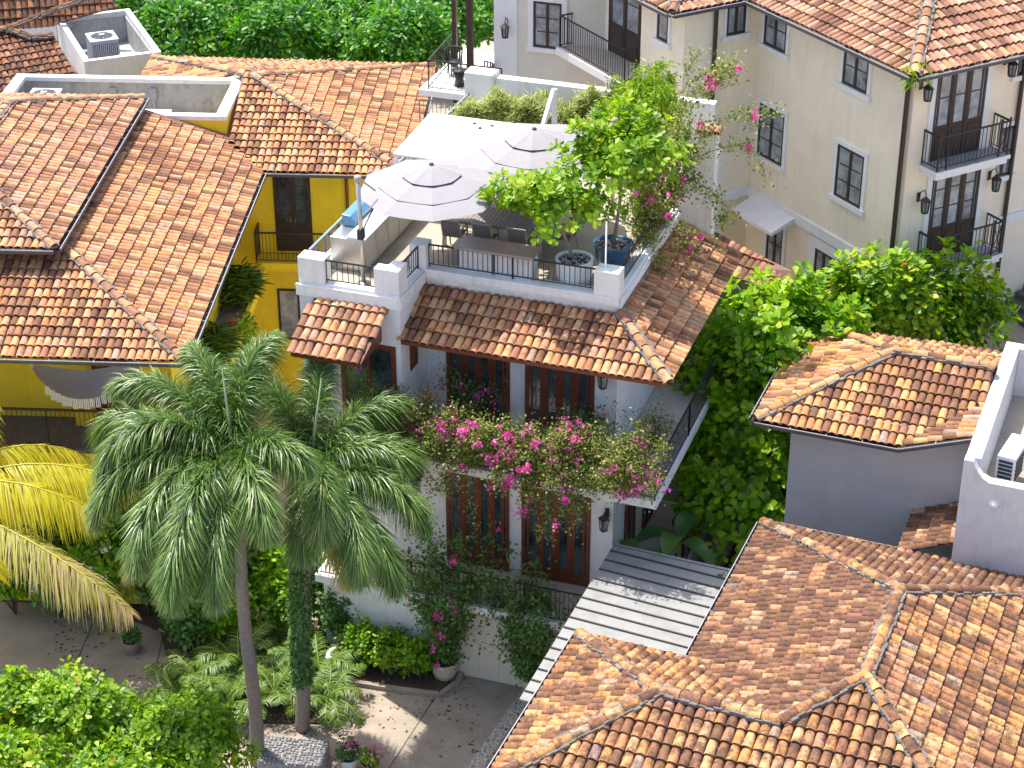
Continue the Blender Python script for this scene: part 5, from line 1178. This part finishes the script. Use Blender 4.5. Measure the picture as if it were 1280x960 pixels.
# moss and creeper on the right trunk
T = thing('trunk_creeper', 'dark green creeper wrapped round the upper trunk of the right palm', 'creeper', (b2.x+.06, b2.y, b2.z+1.5), 0); n = 4200; a = RNG.uniform(0, 2*PI, n); zz = RNG.uniform(0, 4.2, n)
Pp = np.stack([.19*np.cos(a)+.02*zz**1.5, .19*np.sin(a), zz], 1)+RNG.normal(0, .04, (n, 3)); leaf_mesh('foliage', Pp, np.stack([np.cos(a), np.sin(a), -.8+0*a], 1)+RNG.normal(0, .5, (n, 3)), np.stack([np.cos(a), np.sin(a), .5+0*a], 1), RNG.uniform(.06, .13, n), .6, T, LEAF['shade'], RNG.random(n)*.8, shape='o')
# yellow coconut palm at the left edge
cb = Vector((-14.6, 41.6, G0)); CH = 5.2
T = thing('coconut_palm', 'yellow fronded coconut palm reaching in from the left edge', 'palm', cb, 0)
b = MB(); b.tube([(-.3,0,0), (-.1,0,2.5), (0,0,CH)], [.17,.13,.10], 10); sb(b, 'trunk', PALMTRUNK, T)
for j, (a, e, L, c, lm, pm, tc_) in enumerate(((6, 30, 5.3, 62, 'coco', 150, .2), (20, 42, 5.2, 80, 'coco', 140, .1), (-30, 8, 6.4, 50, 'cocodry', 150, .5), (-14, 34, 4.9, 75, 'coco', 130, .2), (-55, 25, 4.4, 70, 'coco', 100, 0), (62, 62, 3.2, 90, 'coco', 100, 0), (120, 55, 3.6, 80, 'coco', 90, 0), (200, 40, 3.8, 80, 'coco', 90, 0), (270, 35, 3.8, 80, 'coco', 90, 0), (40, 75, 3.0, 70, 'coco', 90, 0))):
    fronds('frond', T, LEAF[lm], (0, 0, CH), [(D2(a), D2(e), L, D2(c))], .034, int(pm*.85), 1.05, False, seed=300+j, droop=.6, rach_m=MATS['yellow stalk'], tipcol=tc_)
# feather palms at the feet of the foxtail palms
for i, (px, py, k, lb) in enumerate(((250, 865, 1.0, 'feathery ground palm in front of the drive, left of the palm trunks'), (300, 840, 1.1, 'feathery ground palm just behind the left palm trunk'), (345, 880, 1.0, 'feathery ground palm between the two palm trunks'), (400, 850, 1.05, 'feathery ground palm right of the mossy trunk'), (345, 815, .9, 'feathery ground palm behind the trunks near the terracotta wall'), (225, 885, .95, 'feathery ground palm nearest the bottom bushes'), (285, 895, 1.0, 'feathery ground palm in front of the left palm trunk'), (410, 885, .9, 'feathery ground palm by the cobbled block'))):
    T = thing('feather_palm', lb, 'palm', gp(px, py), 0, 'feathery ground palms'); rs = random.Random(90+i)
    for j in range(11): fronds('frond', T, LEAF['cycad'], (0, 0, .25), [(2*PI*j/11+rs.uniform(-.2, .2), D2(rs.uniform(35, 75)), 1.5*k*rs.uniform(.8, 1.1), D2(rs.uniform(70, 110)))], .020, 130, .34, False, seed=400+i*20+j, droop=.25)
    b = MB(); b.lathe([(.001,-.05),(.14,0),(.12,.25),(.001,.32)], (0,0,0), 10); sb(b, 'stem', PALMTRUNK, T)
# flowering plumeria shrubs and undergrowth behind the palms
ug = [((238, 806), .9, 1.7, 'shade', 'low dark shrub left of the feather palms', 0), ((290, 805), .8, 1.8, 'almond', 'green shrub hidden between the feather palms and the left trunk', 0), ((365, 800), .8, 1.9, 'bush', 'yellow green paddle leaved shrub right behind the mossy trunk', 0), ((112, 768), .8, 2.4, 'almond', 'bright shrub with white blossom beside the small grey pot', 1), ((185, 772), 1.0, 4.6, 'shade', 'tall shrub reaching the veranda edge left of the palm plumes', 1), ((75, 772), .95, 2.6, 'shade', 'frangipani shrub with white flowers below the yellow fronds', 1), ((20, 768), .8, 2.2, 'almond', 'green shrub at the left edge against the yellow wall', 0), ((150, 775), 1.0, 3.9, 'almond', 'bright green shrub with white blossom under the hammock veranda', 1), ((212, 780), 1.1, 3.6, 'shade', 'dark leafy shrub behind the left palm plumes', 0), ((265, 785), 1.1, 2.9, 'almond', 'leafy shrub with white blossom left of the palm trunks', 1), ((345, 785), .9, 2.3, 'almond', 'bright paddle leaved shrub between the palm trunks', 0), ((412, 790), .8, 2.4, 'shade', 'dark shrub with a white blossom right of the mossy trunk', 1), ((305, 770), 1.2, 4.2, 'shade', 'tall dark shrub filling the corner behind the palm crowns', 0), ((440, 795), .6, 2.3, 'shade', 'dark shrub against the end of the lower balcony', 0)]
for i, ((px, py), r_, h, lm, lb, fl) in enumerate(ug):
    p = gp(px, py); T = tree('undergrowth_shrub', lb, 'shrub', p, (r_, r_*.85, h*.55), (0, 0, h*.6), lm, 300, 9, .22, .5, seed=100+i, group='leafy shrubs behind the palms', trunk=False, low=-.7, lump=.45, rad=.08)
    if fl:
        g = np.random.default_rng(i); c = g.normal(0, 1, (5, 3))*[r_*.5, r_*.4, h*.2]+[0, -r_*.5, h*.75]; pp = c[g.integers(0, 5, 90)]+g.normal(0, .08, (90, 3)); o = leaf_mesh('blossoms', pp, unit(g.normal(size=(90, 3))), unit(g.normal(size=(90, 3))+[0, -.5, 1]), g.uniform(.06, .10, 90), .8, T, LEAF['whiteflower'], g.random(90), shape='o'); o['kind'] = 'stuff'
# ferns and trailing plants on the yellow house ledge
for i, (u, v, lb, tr_) in enumerate(((4.95, 9.2, 'hanging fern on the yellow house ledge, nearest the balcony', 0), (4.95, 5.3, 'hanging fern on the yellow house ledge, nearest the palms', 0), (5.25, 7.0, 'trailing yellow green plant in a clay pot on the yellow ledge', 1))):
    T = thing('ledge_plant', lb, 'plant', AW(u, v, 3.42), A_Y); n = 900; g = np.random.default_rng(200+i)
    b = MB(); b.lathe([(.001,0),(.16,0),(.22,.3),(.001,.28)], (0,0,0), 14); sb(b, 'flowerpot', TERRA, T)
    if tr_:
        q = np.stack([.3+g.normal(0, .14, n), g.normal(0, .3, n), .4-g.random(n)*1.7], 1); leaf_mesh('foliage', q, g.normal(size=(n, 3)), g.normal(size=(n, 3))+[.5, -.5, 1], g.uniform(.08, .17, n), .6, T, LEAF['bush'], g.random(n), shape='o')
    else:
        a = g.uniform(0, 2*PI, n); q = np.stack([g.normal(0, .15, n), g.normal(0, .4, n), .35+g.normal(0, .1, n)], 1); leaf_mesh('foliage', q, np.stack([np.cos(a), np.sin(a), .5+0*a], 1), g.normal(0, .3, (n, 3))+[0, 0, 1], g.uniform(.3, .7, n), .06, T, LEAF['cycad'], g.random(n)*.7, shape='lance', bend=.6)
# banana plants by the alley
def banana(label, base, specs, seed):
    T = thing('banana_plant', label, 'plant', base, 0, 'banana plants beside the white house')
    b = MB(); b.tube([(0,0,0), (.03,0,1.2)], [.10, .07], 8); sb(b, 'stem', MATS['green stalk'], T)
    for (az, el, L, w_, z_) in specs:
        b = MB(); k = 12; P = Vector((0, 0, z_)); e = math.radians(el)
        for i in range(k+1):
            f = i/k; dirv = Vector((math.cos(az)*math.cos(e), math.sin(az)*math.cos(e), math.sin(e))); side = Vector((-math.sin(az), math.cos(az), 0)); ww = w_*(math.sin(PI*min(1, f*.93+.07))**.6)*(1 if f > .12 else .2)
            up_ = side.cross(dirv)*-1
            for sg in (-1, 0, 1): b.v.append(tuple(P+side*ww*sg+Vector((0,0,.10*abs(sg)*ww/w_ if sg else 0))))
            P = P+dirv*L/k; e -= math.radians(110)/k
        for i in range(k):
            for j in range(2): q = i*3+j; b.f.append((q, q+1, q+4, q+3)); b.sm.append(True)
        ob = b.build('leaf', LEAF['banana'], T, world=True); a_ = ob.data.attributes.new('rnd', 'FLOAT', 'POINT'); a_.data.foreach_set('value', np.full(len(ob.data.vertices), random.uniform(.2, .9), dtype=np.float32))
    return T
banana('banana plant with a drooping paddle leaf right of the lower lantern', MW(-.9, .9, 1.05), [(D2(200), 30, 1.2, .2, 1.0), (D2(250), 60, 1.5, .27, 1.2), (D2(300), 55, 1.3, .25, 1.1), (D2(20), 60, 1.3, .25, 1.2), (D2(100), 70, 1.2, .24, 1.2)], 1)
banana('banana plant in the side patio below the balcony corner', MW(-.2, 2.6, 1.05), [(D2(190), 50, 1.4, .27, 1.2), (D2(250), 65, 1.5, .28, 1.2), (D2(310), 50, 1.3, .25, 1.1), (D2(60), 60, 1.3, .25, 1.2)], 2)
for i, (u, v, lb) in enumerate(((-.45, 4.3, 'black wire basket chair on the side patio, nearer the carport'), (-.35, 5.6, 'black wire basket chair on the side patio, farther from the carport'))):
    T = thing('wire_chair', lb, 'chair', MW(u, v, 1.03), M_Y+40*i, 'wire basket chairs on the side patio')
    b = MB()
    for q in range(16): a = 2*PI*q/16; b.bar((.18*math.cos(a), .18*math.sin(a), .38), (.33*math.cos(a), .33*math.sin(a), .75 if q < 10 else .55), .008)
    b.tube([(.33*math.cos(2*PI*q/16), .33*math.sin(2*PI*q/16), .75 if q < 10 else .55) for q in range(17)], .012, 5); sb(b, 'basket', IRON, T)
    b = MB(); b.lathe([(.001,.38),(.22,.38),(.22,.42),(.001,.42)], (0,0,0), 14); sb(b, 'seat', SLING, T)
    for q in range(4): a = PI/4+q*PI/2; b = MB(); b.bar((.15*math.cos(a), .15*math.sin(a), .38), (.24*math.cos(a), .24*math.sin(a), 0), .010); sb(b, 'leg', IRON, T)
# flower pots' plants, plant in the small grey pot, eave plant
for i, (px, py, zz, lm, fl, r_, lb) in enumerate(((437, 962, .38, 'shade', 60, .32, 'small leafy plant with pink blooms in the white flower pot'), (463, 966, .32, 'bush', 110, .26, 'pink flowering plant in the red clay pot'), (166, 815, .38, 'shade', 0, .26, 'dark grassy plant in the small grey pot'))):
    p = gp(px, py)+Vector((0, 0, zz)); T = tree('potted_plant', lb, 'plant', p, (r_, r_, r_*.8), (0, 0, r_*.7), lm, 60, 8, .10, .5, seed=150+i, trunk=False, low=-.5, rad=.04)
    if fl:
        g = np.random.default_rng(i+9); pp = g.normal(0, .14, (fl, 3))+[.12, -.05, r_*1.3]; o = leaf_mesh('blossoms', pp, g.normal(size=(fl, 3)), g.normal(size=(fl, 3))+[0, -.5, 1], g.uniform(.04, .07, fl), .85, T, LEAF['flower'], g.random(fl), shape='o'); o['kind'] = 'stuff'
T = thing('eave_weed', 'bright weed sprouting from the gutter corner of the cream house', 'plant', DW(.05, -.02, 12.5), D_Y); g = np.random.default_rng(77)
leaf_mesh('foliage', np.tile([[0, 0, .05]], (26, 1))+g.normal(0, .08, (26, 3)), g.normal(size=(26, 3))*[1, 1, .5]+[0, 0, .2], g.normal(0, .4, (26, 3))+[0, 0, 1], g.uniform(.25, .5, 26), .13, T, LEAF['terrace'], g.random(26), shape='lance', bend=.7)

# fallen leaves on the drive, the bed and the terrace
g = np.random.default_rng(500); n = 900; pts = []
while len(pts) < n:
    x = g.uniform(60, 660); y = g.uniform(770, 958); p = at(x, y, G0+.012)
    if g.random() < .25+.75*(math.sin(x*.021)*math.cos(y*.04) > .1): pts.append(tuple(p))
pts = np.array(pts); o = leaf_mesh('fallen_leaves', pts, np.concatenate([g.normal(size=(n, 2)), np.zeros((n, 1))], 1), np.tile([[0, 0, 1.]], (n, 1))+g.normal(0, .15, (n, 3)), g.uniform(.04, .12, n), .6, None, mat_leaf('dry leaves', [(0, (.10, .05, .02)), (.6, (.22, .12, .05)), (1, (.35, .25, .08))]), g.random(n), shape='o')
o['kind'] = 'stuff'; o['label'] = 'dry fallen leaves scattered over the concrete drive'; o['category'] = 'leaves'
